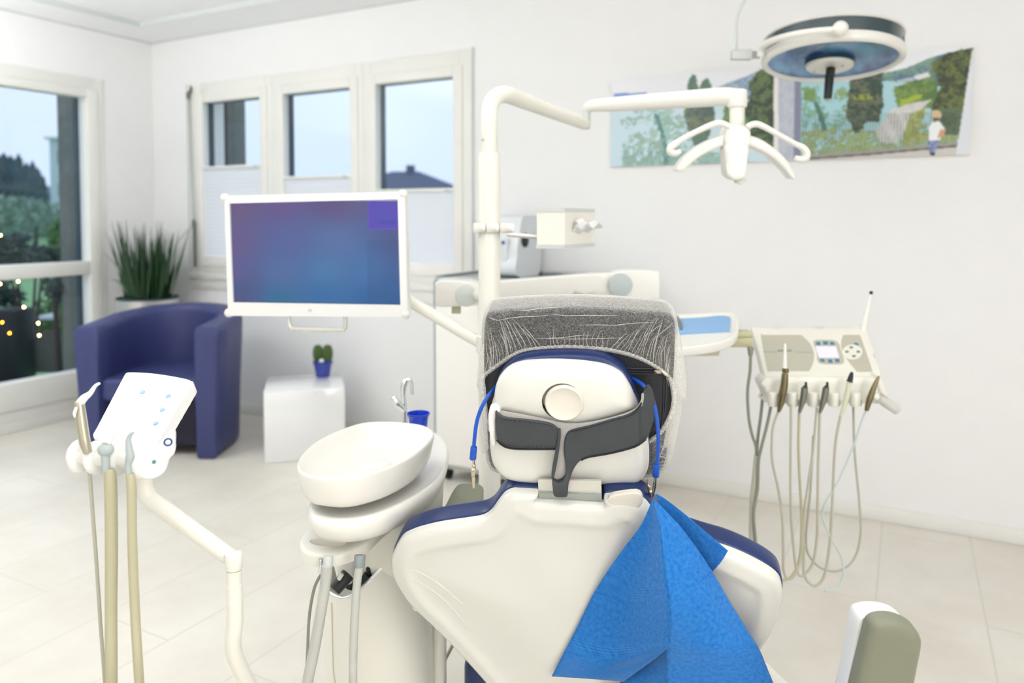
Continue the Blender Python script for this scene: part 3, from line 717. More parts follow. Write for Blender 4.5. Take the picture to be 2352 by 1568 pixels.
# right half
fill([(1842, 200), (1880, 196), (1890, 235), (1905, 260), (1930, 250), (1950, 300), (1950, 345), (1842, 360)], (84, 150, 140), (140, 184, 150), mask=fol > .5, wob=12)
fill([(1844, 205), (1870, 200), (1876, 225), (1862, 236), (1845, 230)], (110, 146, 92), (130, 160, 100), wob=6)
fill([(1868, 236), (1876, 232), (1890, 262), (1900, 300), (1890, 305), (1880, 270)], (84, 128, 110), wob=3)
fill([(1842, 300), (1960, 296), (2040, 300), (2160, 280), (2220, 280), (2210, 335), (2060, 345), (1845, 368)], (124, 148, 96), (168, 184, 130), mask=fol > .42, wob=8)
fill([(1956, 172), (2000, 168), (2030, 160), (2026, 210), (2030, 245), (2018, 280), (1990, 280), (1975, 305), (1965, 306), (1942, 270), (1948, 215)], (52, 74, 66), (112, 116, 92), wob=5)
fill([(1960, 218), (2010, 214), (2010, 228), (1962, 230)], (150, 162, 70), mask=fol > .5, wob=5)
fill([(2052, 200), (2100, 186), (2145, 178), (2160, 230), (2140, 250), (2060, 246)], (84, 116, 60), (124, 150, 84), wob=6)
fill([(2066, 230), (2118, 216), (2112, 228), (2070, 244)], (168, 186, 62), wob=4)
fill([(2140, 145), (2180, 118), (2236, 110), (2214, 300), (2160, 300), (2138, 250), (2160, 200)], (48, 58, 40), (106, 118, 62), wob=6)
fill([(2050, 250), (2090, 238), (2140, 228), (2110, 260), (2085, 290), (2060, 330), (2020, 326), (2010, 300)], (206, 206, 208), (220, 219, 216), wob=4)
fill([(2090, 262), (2128, 246), (2126, 262), (2106, 300), (2160, 316), (2070, 330)], (150, 160, 86), (178, 186, 120), wob=5)
fill([(2150, 250), (2214, 250), (2206, 310), (2160, 312)], (70, 92, 66), (96, 116, 84), wob=5)
# fence bars
bars = (np.sin(PXg*.9) > .3) & (PYg > 262-(PXg-1950)*.02) & (PYg < 362-(PXg-1850)*.10) & (PXg > 1842) & (PXg < 2205)
img[bars] = img[bars]*.58+np.array((78, 86, 84))*.42
fill([(1842, 357), (2000, 345), (2200, 326), (2204, 334), (2000, 353), (1842, 366)], (160, 158, 152))
fill([(1842, 364), (2000, 352), (2200, 333), (2200, 337), (2000, 357), (1842, 369)], (96, 92, 88))
fill([(1842, 368), (2000, 356), (2200, 337), (2196, 362), (1842, 372)], (208, 204, 199))
# child with straw hat
fill([(2139, 262), (2142, 254), (2150, 252), (2160, 255), (2163, 265), (2160, 272), (2140, 270)], (214, 190, 150))
fill([(2142, 270), (2158, 271), (2156, 282), (2144, 280)], (110, 80, 70))
fill([(2140, 280), (2158, 278), (2172, 298), (2166, 308), (2158, 322), (2133, 322), (2133, 296)], (244, 247, 248))
fill([(2160, 296), (2172, 298), (2168, 312), (2152, 318)], (214, 160, 130))
fill([(2133, 322), (2156, 322), (2154, 340), (2146, 352), (2134, 350)], (112, 124, 178), (160, 170, 206))
fill([(2136, 350), (2148, 350), (2146, 358), (2138, 358)], (60, 56, 66))
# pale curtain wedge at the right edge
fill([(2233, 113), (2245, 113), (2245, 365), (2194, 365)], (226, 230, 238))
# soften
for _ in range(1):
    p = np.pad(img, ((1, 1), (1, 1), (0, 0)), 'edge'); img = (p[1:-1, 1:-1]*4+p[:-2, 1:-1]+p[2:, 1:-1]+p[1:-1, :-2]+p[1:-1, 2:])/8
T = thing('wall_picture', 'long panoramic photo print of a lake shore with cypresses on the back wall', 'picture', ((px0+px1)/2, YB, pz0))
m = MB(); m.box(WF, px0, px1, pyf+.0006, YB-.001, pz0, pz1); m.build('backing_board', M_frame, T)
def grid_image(name, P00, ex, ez, W, mt, parent):
    h, w = W.shape[:2]; fr = Fr(P00, ex, ez)
    me = bpy.data.meshes.new(name); base = ORG[parent.name]
    jj, ii = np.meshgrid(np.arange(w)/(w-1), np.arange(h)/(h-1))
    V = np.array(P00)[None, None]+jj[..., None]*np.array(ex)[None, None]+ii[..., None]*np.array(ez)[None, None]-np.array(base)
    idx = np.arange(h*w).reshape(h, w)
    Fq = np.stack([idx[:-1, :-1], idx[:-1, 1:], idx[1:, 1:], idx[1:, :-1]], -1).reshape(-1, 4)
    me.from_pydata(V.reshape(-1, 3).tolist(), [], Fq.tolist())
    c = np.clip(W, 0, 255)/255.0; c = np.where(c <= .04045, c/12.92, ((c+.055)/1.055)**2.4)
    ca = me.color_attributes.new('Col', 'FLOAT_COLOR', 'POINT')
    ca.data.foreach_set('color', np.concatenate([c.reshape(-1, 3), np.ones((h*w, 1))], 1).astype(np.float32).ravel())
    me.materials.append(mt); o = bpy.data.objects.new(name, me); COL.objects.link(o); o.parent = parent; ORG[o.name] = base
    return o
grid_image('printed_photo', (px0, pyf, pz0), (px1-px0, 0, 0), (0, 0, pz1-pz0), img, M_print, T)

# ============================================================ FURNITURE
# tub armchair
aO = PZ(343, 1055, 0.0); fa = Fr(aO, R_, FH, Z)
T = thing('tub_armchair', 'navy blue tub armchair standing left of the monitor', 'armchair', aO)
def upath(hw, dep, straight, n=18):
    pts = [(-hw, 0), (-hw, straight*.5), (-hw, straight)]
    for k in range(1, n): a = PI-PI*k/n; pts.append((hw*math.cos(a), straight+(dep-straight)*math.sin(a)))
    return pts+[(hw, straight), (hw, straight*.5), (hw, 0)]
ctr = upath(.305, .60, .26); rings = []
th = .052
for i, (x, y) in enumerate(ctr):
    a = ctr[max(i-1, 0)]; b = ctr[min(i+1, len(ctr)-1)]; t = Vector((b[0]-a[0], b[1]-a[1])).normalized(); nrm = Vector((-t.y, t.x))
    if i in (0, len(ctr)-1): nrm = Vector((-1 if x < 0 else 1, 0)) if False else nrm
    f = min(1, y/.60); top = .712+.055*f**1.3
    ring = []
    for zz, oo in ((.012, 0), (.10, .0), (.25, .004), (.40, .010), (.55, .020), (top-.035, .032), (top-.012, .030), (top, .020)): ring.append((th-.004*(zz > top-.02)+oo*1.0, zz) if zz < top-.02 else (th-.012 if zz < top else th-.030, zz))
    outer = [(th*.80, .006), (th, .02), (th+.004, .12), (th+.012, .35), (th+.024, .58), (th+.028, top-.04), (th+.020, top-.012), (th+.002, top)]
    inner = [(-th+.020, top), (-th+.004, top-.012), (-th-.002, top-.04), (-th-.004, .55), (-th-.002, .35), (-th, .12), (-th, .02), (-th*.80, .006)]
    # nrm points left of travel: towards the outside on this winding
    s_ = 1
    ring = [fa.p(x+nrm.x*o*s_, y+nrm.y*o*s_, z) for o, z in outer+inner]
    rings.append(ring)
def inset_end(r, dv, k):
    c = sum(r, Vector())/len(r); return [p+(c-p)*k*(1 if True else 0)*.35+dv for p in r]
r0 = inset_end(rings[0], -FH*.012, .35); r1 = inset_end(rings[-1], -FH*.012, .35)
m = MB(); m.loft([r0]+rings+[r1]); m.build('backrest_and_arms', M_armch, T, angle=55)
m = MB(); m.box(fa, -.262, .262, .005, .52, .305, .43, .03, 4); m.build('seat_cushion', M_armch, T)
m = MB(); m.box(fa, -.25, .25, .06, .50, .06, .305); m.build('base', M_armdark, T)
# planter with spiky plant
po = P(340, 683, 4.92); pr = Vector((po.x, po.y, 0)); fp = Fr(pr, R_, FH, Z)
T = thing('potted_plant', 'dark green spiky plant in a round chrome planter in the corner behind the armchair', 'plant', pr)
m = MB(); m.lathe(fp, [(.14, 0), (.145, .01), (.175, .60), (.186, po.z-.07), (.190, po.z-.004), (.186, po.z), (.172, po.z), (.17, po.z-.05), (.01, po.z-.05)], 40); m.build('planter', M_alu, T)
m = MB(); m.lathe(fp, [(.180, po.z-.012), (.192, po.z-.006), (.192, po.z+.004), (.175, po.z+.006)], 40, cap0=False, cap1=False); m.build('planter_rim', M_gask, T)
m = MB(); m.lathe(fp, [(.001, po.z-.03), (.176, po.z-.03)], 24, cap0=False); m.build('soil', M_soil, T)
def blade(m, base, d, L, w, bend):
    pts = []; rs = []
    for k in range(7):
        f = k/6; pts.append(base+d*L*f+Vector((d.x, d.y, 0))*bend*f*f); rs.append(w*(1-f**2.2)*(.75+.25*math.sin(f*PI))+.0008)
    m.tube(pts, rs, 6, flat=.45)
rg = random.Random(11); m = MB()
for k in range(110):
    a = rg.uniform(0, 2*PI); q = .135*math.sqrt(rg.random()); b = pr+R_*q*math.cos(a)+FH*q*math.sin(a)+Z*(po.z-.04)
    tilt = rg.uniform(.0, .34)*(q/.135*.8+.25); a2 = a+rg.uniform(-.5, .5)
    d = (Z+(R_*math.cos(a2)+FH*math.sin(a2))*tilt).normalized()
    blade(m, b, d, rg.uniform(.26, .56), rg.uniform(.010, .017), rg.uniform(0, .04))
m.build('foliage', M_leaf, T)
m = MB()
for (x1, y1, x2, y2) in ((300, 670, 234, 575), (290, 670, 250, 640), (296, 670, 262, 600), (392, 672, 412, 566), (320, 670, 300, 560), (380, 660, 392, 540)):
    m.tube([P(x1, y1, 4.88), P((x1+x2)/2+3, (y1+y2)/2-8, 4.84), P(x2, y2, 4.8)], [.008, .009, .001], 6, sub=3, flat=.4)
m.build('outer_leaves', M_leafp, T, label='pale green arching leaves')
# white cube table
fl = PZ(605, 902, .375); frr = PZ(792, 891, .375); u = (frr-fl); u.z = 0; W_ = u.length; u.normalize(); w_ = Vector((-u.y, u.x, 0)); cO = Vector((fl.x, fl.y, 0)); fc = Fr(cO, u, w_, Z)
m = MB(); m.box(fc, 0, W_, 0, W_, 0, .375, .004); tag(m.build('cube_table', mat('gloss_white_cube', rgb(244, 245, 246), .12, coat=.5), loc=cO), 'white cube side table standing under the monitor', 'table')
# cactus pot
cp = PZ(742, 864, .3755); fq = Fr(cp, R_, FH, Z); s = (cp-C0).dot(D_)/F_PX
T = thing('cactus_pot', 'small cobalt blue pot with a two lobed cactus on the white cube', 'cactus', cp)
m = MB(); m.lathe(fq, [(14*s, 0), (16*s, 1*s), (20*s, 28*s), (22*s, 29*s), (22.5*s, 36*s), (21*s, 37*s), (19*s, 34*s), (1*s, 33*s)], 28); m.build('pot', M_pot, T)
m = MB(); m.lathe(fq, [(.0005, 33.5*s), (19*s, 33.5*s)], 20, cap0=False); m.build('soil', M_soil, T)
for lx, hh in ((-11, 70), (11, 71)):
    m = MB(); f2 = Fr(cp+R_*lx*s+Z*53*s, R_, FH, Z); rings = []
    for j in range(13):
        a = -PI/2+PI*j/12; rr = 10.5*s*max(.05, math.cos(a))**.6
        rings.append([f2.p(rr*(1+.16*math.cos(8*b))*math.cos(b), rr*(1+.16*math.cos(8*b))*math.sin(b), 20*s*math.sin(a)) for b in [2*PI*i/48 for i in range(48)]])
    m.loft(rings); m.build('cactus_lobe', M_cact, T)
m = MB(); m.ball(cp+R_*1*s-FH*16*s+Z*38*s, 6*s, 12); m.build('white_pebble', M_white, T)
# steel topped cabinet
cx0, cy0 = -2.02, 3.0; cabH = 1.0
cO = Vector((cx0, cy0, 0)); fcab = Fr(cO, (1, 0, 0), (0, 1, 0), Z); CW, CD = .93, .44
T = thing('steel_top_cabinet', 'white wheeled cabinet with a stainless steel top against the back wall', 'cabinet', cO)
M_cabw = mat('cabinet_pale', rgb(246, 243, 238), .4)
m = MB(); m.box(fcab, .004, CW-.004, .004, CD, .085, cabH-.02, .003); m.build('body', M_cabw, T)
m = MB(); m.box(fcab, 0, CW, 0, CD, cabH-.022, cabH-.004, .003); m.box(fcab, 0, CW, 0, .012, cabH-.004, cabH+.0, .001); m.box(fcab, 0, .012, 0, CD, cabH-.004, cabH+.006, .002); m.box(fcab, 0, CW, CD-.012, CD, cabH-.004, cabH+.012, .002); m.build('worktop', M_steel, T)
m = MB(); m.box(fcab, -.003, .008, -.004, .010, .085, cabH-.022); m.build('corner_rail', mat('grey_corner_profile', rgb(150, 164, 166), .4, metal=.3), T)
for k in range(3):
    m = MB(); m.box(fcab, .012+k*(CW-.02)/3, .008+(k+1)*(CW-.02)/3, -.014, .003, .10, cabH-.03, .004); d_ = m.build('door', M_cabw, T)
    m = MB(); m.tube([fcab.p(.27+k*(CW-.02)/3, -.014, .8), fcab.p(.27+k*(CW-.02)/3, -.034, .8), fcab.p(.27+k*(CW-.02)/3, -.034, .92), fcab.p(.27+k*(CW-.02)/3, -.014, .92)], .004, 8); m.build('handle', M_alu, d_)
m = MB(); m.box(fcab, .01, CW-.01, .01, CD-.01, .065, .085); m.build('base_frame', M_grey, T)
for sx in (.045, CW-.045):
    for sy in (.05, CD-.06):
        m = MB(); m.cyl(fcab.p(sx-.012, sy, .032), fcab.p(sx+.012, sy, .032), .032, seg=20, bev=.004); m.box(fcab, sx-.018, sx+.018, sy-.012, sy+.02, .035, .066, .003); m.build('castor', M_dark, T)
# sterilizer on the cabinet
sB = PZ(1195, 622, cabH); fs = Fr(Vector((sB.x+.075, 3.30, cabH)), (1, 0, 0), (0, 1, 0), Z)
T = thing('benchtop_steriliser', 'pale grey bench device with a round hatch on the steel top behind the pole', 'device', fs.O)
M_dev = mat('device_light_grey', rgb(226, 230, 234), .35, coat=.2)
def prism(m, fr, outline, y0, y1, mi=0):
    a = [fr.p(x, y0, z) for x, z in outline]; b = [fr.p(x, y1, z) for x, z in outline]; m.loft([a, b], True, True, mi); return m
m = MB(); prism(m, Fr(fs.O, fs.v, -fs.u, Z), sm2([(-.13, .006), (-.13, .10), (-.12, .16), (-.085, .27), (-.05, .295), (.10, .295), (.12, .28), (.12, .006)], 4), -.10, .10); m.build('housing', M_dev, T, angle=50)
m = MB(); m.box(fs, -.09, .05, -.139, -.125, .07, .19, .02, 4); m.build('front_door', M_dev, T)
m = MB(); m.cyl(fs.p(.09, -.05, .175), fs.p(.107, -.05, .175), .035, seg=24, bev=.003); m.build('side_hatch', M_dark, T)
for kx, kz, kr in ((.03, .165, .008), (-.075, .20, .022), (-.075, .12, .018)):
    m = MB(); m.cyl(fs.p(kx, -.134, kz), fs.p(kx, -.146, kz), kr, seg=18); m.build('knob', mat('device_navy', rgb(50, 56, 140), .4), T)
m = MB(); m.box(fs, -.095, .095, -.12, .11, 0, .010, .003); m.build('foot_plate', M_gask, T)
# ============================================================ DENTAL CHAIR (seen from behind)
def on(fr, px, py, z=0.0): x, y = fr.hit(px, py, z); return fr.p(x, y, z)
def shift(fr, z): return Fr(fr.O+fr.n*z, fr.u, fr.v, fr.n)
def dense(L, n=5): return [(p.x, p.y) for p in catmull([(a, b, 0) for a, b in L], n, True)]
def offset(ol, r):
    n = len(ol); a2 = sum(ol[i][0]*ol[(i+1) % n][1]-ol[(i+1) % n][0]*ol[i][1] for i in range(n)); sg = 1 if a2 > 0 else -1
    out = []
    for i in range(n):
        t = Vector(ol[(i+1) % n])-Vector(ol[i-1])
        if t.length < 1e-9: out.append(ol[i]); continue
        t.normalize(); out.append((ol[i][0]+t.y*r*sg, ol[i][1]-t.x*r*sg))
    return out
def sstep(a, b, x): t = min(1, max(0, (x-a)/(b-a))); return t*t*(3-2*t)

frB = facing(P(1350, 1250, 1.225), math.radians(20), math.radians(11))
frH = facing(P(1310, 960, 1.195), math.radians(12), math.radians(5))
cb = P(1340, 1250, 1.75); chair_base = Vector((cb.x, cb.y, 0))
CH = thing('dental_chair', 'dental treatment chair with white back shell and navy upholstery, seen from behind', 'dental chair', chair_base)

SHELL = [(1236, 1147), (1236, 1139), (1235, 1131.5), (1226, 1130), (1190, 1128), (1177, 1128), (1159, 1136), (1143, 1155), (1128, 1176), (1109, 1189), (1078, 1195), (1016, 1204), (975, 1213), (947, 1222), (922, 1236), (904, 1267), (900, 1292), (907, 1322), (922, 1350), (947, 1384), (985, 1420), (1020, 1454), (1065, 1502), (1125, 1570), (1200, 1665), (1255, 1750),
         (1370, 1752), (1480, 1750), (1560, 1665), (1640, 1592), (1710, 1532), (1752, 1478), (1782, 1425), (1795, 1380), (1796, 1345), (1782, 1320), (1738, 1292), (1676, 1264), (1610, 1244), (1550, 1222), (1516, 1196), (1495, 1170), (1476, 1150), (1440, 1141), (1400, 1140), (1387, 1143), (1384, 1155), (1310, 1151)]
so = dense(frB.hits(SHELL), 4)
def shell_h(d, x, y):
    return .013*math.sqrt(max(0, 1-(1-min(d, .012)/.012)**2))+.003*sstep(.012, .03, d)-.0045*sstep(.031, .046, d)+.012*sstep(.05, .2, d)
m = MB(); plate(m, frB, so, shell_h, .012, step=.010, rings=(.0006, .002, .005, .010, .016, .022, .028, .034, .040, .047)); m.build('backrest_shell', M_shell, CH, angle=70)
uo = offset(so, .0025)
m = MB(); plate(m, shift(frB, -.014), uo, dome(.008, .012), .026, step=.03, rings=(.001, .003, .007, .012), bf=dome(.016, .022)); m.build('backrest_upholstery', M_blueup, CH, angle=70)
# shallow moulded line low on the shell, fixing boss at its left edge
m = MB()
for pts in ([(925, 1328), (960, 1345), (1010, 1378), (1045, 1415), (1078, 1458)], [(917, 1306), (960, 1322), (1010, 1350), (1060, 1392)]):
    V = []
    for (x, y) in pts:
        q = frB.hit(x, y, .02); d = float(distpoly([q], so)[0]); V.append(frB.p(q[0], q[1], shell_h(d, *q)+.0002))
    m.tube(V, [.0006, .0015, .0018, .0015, .0006][:len(V)], 6, sub=4)
m.build('moulded_line', M_shell, CH)
m = MB(); m.ball(on(frB, 959, 1392, -.004), (.010, .010, .008), 14); m.build('fixing_boss', M_shell, CH)
# metal headrest slide
frK = shift(frB, -.006)
m = MB(); q = frK.hits([(1237, 1150), (1382, 1156), (1381, 1104), (1236, 1102)]); plate(m, frK, q, lambda d, x, y: 0, .004, step=.05, rings=()); m.build('headrest_slide', M_alu, CH)
m = MB(); q = shift(frB, -.003).hits([(1238, 1144), (1382, 1150), (1382, 1136), (1238, 1131)]); plate(m, shift(frB, -.003), q, lambda d, x, y: 0, .004, step=.05, rings=()); m.build('slide_band', mat('dull_steel', rgb(170, 176, 172), .4, metal=.7), CH)
m = MB(); frL = shift(frB, .010); q = dense(frL.hits([(1396, 1153), (1402, 1139), (1430, 1133), (1462, 1130), (1474, 1138), (1476, 1150), (1472, 1160), (1458, 1176), (1446, 1179), (1420, 1168)]), 2)
plate(m, frL, q, dome(.0015, .003), .008, step=.01, rings=(.001, .003, .006)); m.build('release_lever', M_button, CH)
# headrest: lower and upper white shells, navy pad, round knob in a dark recess
LOW = [(1130, 925), (1150, 880), (1200, 850), (1310, 840), (1420, 860), (1455, 900), (1475, 950), (1489, 1005), (1491, 1056), (1484, 1084), (1466, 1104), (1439, 1110), (1335, 1110), (1239, 1108), (1181, 1102), (1153, 1090), (1134, 1066), (1127, 1039), (1125, 1008), (1126, 960)]
UP = [(1136, 922), (1137, 894), (1146, 867), (1167, 843), (1198, 830), (1249, 825), (1301, 825), (1353, 829), (1394, 837), (1425, 853), (1442, 874), (1456, 901), (1466, 930), (1449, 942), (1404, 956), (1353, 970), (1308, 976), (1267, 970), (1215, 958), (1156, 944), (1141, 935)]
lo = dense(frH.hits(LOW), 4); up_ = dense(shift(frH, .006).hits(UP), 4)
m = MB(); plate(m, frH, lo, dome(.016, .026), .010, step=.009, rings=(.0006, .002, .005, .010, .017, .026)); m.build('headrest_lower_shell', M_shell, CH, angle=70)
kx, ky = shift(frH, .03).hit(1292, 923)
rk = 46*1.195/F_PX
hole = [(kx+rk*math.cos(2*PI*k/48), ky+rk*.95*math.sin(2*PI*k/48)) for k in range(48)]
m = MB(); plate(m, shift(frH, .006), up_, lambda d, x, y: .024*math.sqrt(max(0, 1-(1-min(d, .045)/.045)**2)), .004, step=.008, rings=(.0006, .002, .005, .010, .017, .026, .036), hole=hole); m.build('headrest_upper_shell', M_shell, CH, angle=70)
fk = Fr(frH.p(kx, ky, .0), frH.u, frH.v, frH.n)
m = MB(); m.lathe(fk, [(rk*1.0, .030), (rk*1.0, .012), (.001, .012)], 48, sy=.95, cap0=False); m.build('knob_recess', mat('dark_recess', rgb(38, 28, 22), .6), CH)
fk2 = Fr(frH.p(kx+.0025, ky-.0003, .0), frH.u, frH.v, frH.n); r2 = 41.5*1.195/F_PX
m = MB(); m.lathe(fk2, [(r2*1.0, .012), (r2*1.05, .031), (r2*1.02, .0355), (r2*.96, .037), (r2*.90, .0362), (r2*.80, .0342), (r2*.4, .033), (.001, .0328)], 56, sy=.97, cap0=False); m.build('headrest_knob', M_button, CH, angle=60)
HP = [(1134, 894), (1146, 853), (1174, 825), (1205, 812), (1267, 805), (1335, 805), (1387, 812), (1422, 829), (1442, 849), (1459, 880), (1470, 915), (1484, 960), (1493, 1010), (1495, 1050), (1486, 1084), (1466, 1102), (1439, 1107), (1335, 1108), (1239, 1106), (1181, 1099), (1150, 1088), (1131, 1062), (1124, 1030), (1123, 990), (1128, 940)]
HPo = [(a, b+9 if b < 1000 else b) for a, b in HP]
hp = dense(frH.hits(HPo), 4)
m = MB(); plate(m, shift(frH, -.002), offset(hp, -.001), dome(.007, .012), .030, step=.02, rings=(.001, .003, .007, .012), bf=dome(.006, .012)); m.build('headrest_pad', M_blueup, CH, angle=70)
# seat, base, armrests and support post
sO = P(1230, 1500, 1.62); fS = Fr(Vector((chair_base.x, chair_base.y, 0)), frB.u, Vector((-frB.n.x, -frB.n.y, 0)), Z)
m = MB()
m.box(fS, -.238, .238, -.24, .16, .16, .37, .05, 5); m.build('seat_upholstery', M_blueup, CH)
m = MB()
m.box(fS, -.19, .19, .165, .66, .20, .28, .03, 4); m.build('legrest_upholstery', M_blueup, CH)
m = MB(); m.box(fS, -.17, .17, .17, .60, .13, .20, .02, 3); m.build('seat_frame', M_cream, CH)
m = MB(); m.box(fS, -.14, .14, -.12, .30, .04, .165, .02, 3); m.box(fS, -.22, .22, -.1, .7, 0, .045, .01, 2); m.build('chair_base', M_cream, CH)
fA = Fr((0, 0, .672), R_, FH, Z)
q = dense([(w.x, w.y) for w in []] or [(fA_.dot(R_), fA_.dot(FH)) for fA_ in [PZ(x, y, .672) for x, y in [(1008, 1190), (1028, 1152), (1044, 1122), (1060, 1112), (1098, 1113), (1111, 1124), (1106, 1160), (1096, 1200), (1085, 1235), (990, 1228)]]], 3)
m = MB(); plate(m, fA, q, dome(.004, .01), .028, step=.02, rings=(.002, .005, .010)); m.build('armrest', M_greyarm, CH, angle=60)
fr_a = facing(P(2040, 1500, 1.02), math.radians(18), math.radians(-6))
q = dense(fr_a.hits([(1944, 1650), (1962, 1568), (1980, 1495), (1990, 1455), (1998, 1432), (2018, 1420), (2055, 1420), (2092, 1435), (2110, 1455), (2113, 1478), (2105, 1520), (2096, 1568), (2082, 1650), (2070, 1700), (1935, 1700)]), 3)
m = MB(); plate(m, fr_a, q, dome(.010, .014), .012, step=.012, rings=(.0008, .003, .006, .010, .014)); m.build('armrest', M_greyarm, CH, angle=60)
fr_w = shift(fr_a, -.013)
q = dense(fr_w.hits([(1925, 1650), (1945, 1568), (1962, 1490), (1970, 1440), (1980, 1420), (2010, 1413), (2040, 1414), (2070, 1424), (2090, 1445), (2095, 1480), (2085, 1568), (2070, 1650), (2060, 1700), (1915, 1700)]), 3)
m = MB(); plate(m, fr_w, q, dome(.0005, .01), .022, step=.02, rings=(.001, .003, .007), bf=dome(.008, .012)); m.build('armrest_support', M_panelwhite, CH, angle=60)
a0 = on(fr_w, 1995, 1690, -.02); a1 = fS.p(.24, .1, .36)
m = MB(); m.tube([a0, a0+Vector((0, 0, -.06)), a0*.6+a1*.4+Vector((0, 0, -.04)), a1], .022, 14, sub=5); m.build('armrest_bracket', M_cream, CH)
pt = P(1008, 1400, 1.62)
m = MB(); m.cyl((pt.x, pt.y, 0), (pt.x, pt.y, .64), 17*1.62/F_PX, seg=24); m.build('support_post', M_cream, CH)
m = MB(); m.tube([P(1030, 1180, 1.60)+Z*(-.035), P(1006, 1300, 1.62), P(1006, 1420, 1.62)], [.02, .016, .014], 12, sub=3); m.build('armrest_bracket', M_cream, CH)
m = MB(); m.tube([P(1060, 1440, 1.8), P(1035, 1490, 1.78), P(1012, 1530, 1.75), P(985, 1560, 1.7), P(950, 1600, 1.65)], .004, 8, sub=4); m.build('cable', M_hoseb, CH)

# ------------------------------------------------------------ dark cushion strapped to the headrest
cush_b = on(frH, 1320, 1090, -.06)
CU = thing('headrest_cushion', 'black padded neck cushion strapped to the headrest under the fleece cover', 'cushion', cush_b)
frC = shift(frH, -.042)
CO = [(1112, 735), (1120, 718), (1145, 712), (1240, 706), (1340, 705), (1440, 710), (1520, 717), (1543, 724), (1553, 742), (1552, 800), (1549, 870), (1547, 930), (1540, 1000), (1530, 1060), (1515, 1083), (1490, 1091), (1400, 1094), (1300, 1094), (1200, 1090), (1140, 1080), (1122, 1060), (1114, 1000), (1110, 930), (1109, 850), (1109, 780)]
co = dense(frC.hits(CO), 4)
cush_h = lambda d, x=0, y=0: .010*math.sqrt(max(0, 1-(1-min(d, .02)/.02)**2))
m = MB(); plate(m, frC, offset(co, -.002), cush_h, .060, step=.02, rings=(.001, .003, .007, .013, .02), bf=dome(.028, .05)); m.build('cushion_body', M_cush, CU, angle=70)
# zip line and seams
def oc(px, py, z=.0112): return on(frC, px, py, z)
m = MB(); m.tube([oc(1418, 848), oc(1450, 852), oc(1490, 853), oc(1507, 853)], .0022, 6, sub=3); m.build('zip', mat('zip_black', rgb(14, 14, 18), .6), CU)
m = MB()
m.tube([oc(1418, 843), oc(1460, 846), oc(1505, 846)], .0008, 6, sub=3); m.tube([oc(1440, 856), oc(1470, 858), oc(1512, 858)], .0008, 6, sub=3); m.tube([oc(1525, 850), oc(1524, 920), oc(1521, 970), oc(1512, 1010)], .0009, 6, sub=3); m.tube([oc(1530, 860), oc(1529, 920), oc(1525, 960)], .0007, 6, sub=3)
m.build('seam_piping', mat('seam_grey', rgb(62, 64, 70), .5), CU)
m = MB(); fz = Fr(oc(1511, 852, .013), frH.u, frH.v, frH.n); m.box(fz, -.006, .006, -.003, .003, 0, .004, .001); m.tube([oc(1517, 851, .016), oc(1528, 859, .017), oc(1538, 866, .016)], [.002, .0032, .0022], 8, sub=2, flat=.5); m.build('zip_pull', M_nickel, CU)
# strap of dark leather with felt lining
zS = .034; frS = shift(frH, zS)
def strap(pts, hf, name, mt, th=.003, z=0.0, parent=None, n=4, step=.006, rings=(.0008, .002, .004)):
    f = shift(frS, z); q = dense(f.hits(pts), n); mm = MB(); plate(mm, f, q, hf, th, step=step, rings=rings); return mm.build(name, mt, parent or CU, angle=60)
LB = [(1138, 945), (1146, 950), (1158, 957), (1175, 960), (1215, 964), (1250, 969), (1272, 976), (1284, 988), (1286, 1003), (1282, 1028), (1276, 1031), (1240, 1031), (1200, 1031), (1168, 1028), (1152, 1022), (1142, 1010), (1139, 980)]
RB = [(1312, 988), (1330, 983), (1356, 977), (1404, 963), (1440, 953), (1460, 941), (1472, 925), (1478, 905), (1486, 893), (1497, 901), (1505, 922), (1504, 950), (1499, 975), (1487, 1008), (1474, 1019), (1459, 1025), (1404, 1040), (1353, 1049), (1335, 1056), (1320, 1072), (1311, 1090), (1306, 1105), (1304, 1128), (1300, 1133), (1290, 1134), (1278, 1133), (1272, 1128), (1270, 1114), (1269, 1098), (1280, 1103), (1292, 1098), (1299, 1086), (1298, 1060), (1295, 1035), (1297, 1010), (1303, 995)]
px2x = lambda x: frS.hit(x, 1000)[0]
wave = lambda d, x, y: .0012*math.sqrt(max(0, 1-(1-min(d, .004)/.004)**2))+.0012*math.sin(x*90)*math.sin(y*70+1)*min(1, d/.008)
L_ = strap(LB, wave, 'strap', M_strap)
def rh(d, x, y):
    b = wave(d, x, y)
    xl, yl = px2x(1465), frS.hit(1300, 1060)[1]
    b -= .030*sstep(px2x(1462), px2x(1506), x)       # wraps round the side of the headrest
    b += .010*sstep(yl, yl-.045, y)                  # tail stands off
    return b
R1 = strap(RB, rh, 'strap', M_strap)
TL = [(1282, 990), (1287, 985), (1288, 1003), (1284, 1035), (1278, 1070), (1273, 1092), (1268, 1100), (1267, 1085), (1271, 1058), (1277, 1030), (1281, 1008)]
strap(TL, lambda d, x, y: .001, 'strap_edge', M_strap, z=.004, n=3)
FL = [(1150, 944), (1170, 947), (1200, 952), (1240, 960), (1270, 966), (1308, 972), (1350, 970), (1400, 960), (1440, 948), (1462, 936), (1472, 920), (1474, 905), (1479, 905), (1477, 925), (1468, 942), (1446, 955), (1404, 967), (1356, 981), (1318, 991), (1305, 1000), (1299, 1015), (1298, 1035), (1300, 1065), (1300, 1088), (1290, 1100), (1280, 1102), (1272, 1096), (1276, 1070), (1282, 1040), (1286, 1010), (1284, 990), (1268, 978), (1240, 971), (1200, 966), (1165, 962), (1148, 953)]
strap(FL, lambda d, x, y: .0005*min(1, d/.002), 'felt_lining', M_felt, z=-.003, n=3, th=.002)
m = MB()
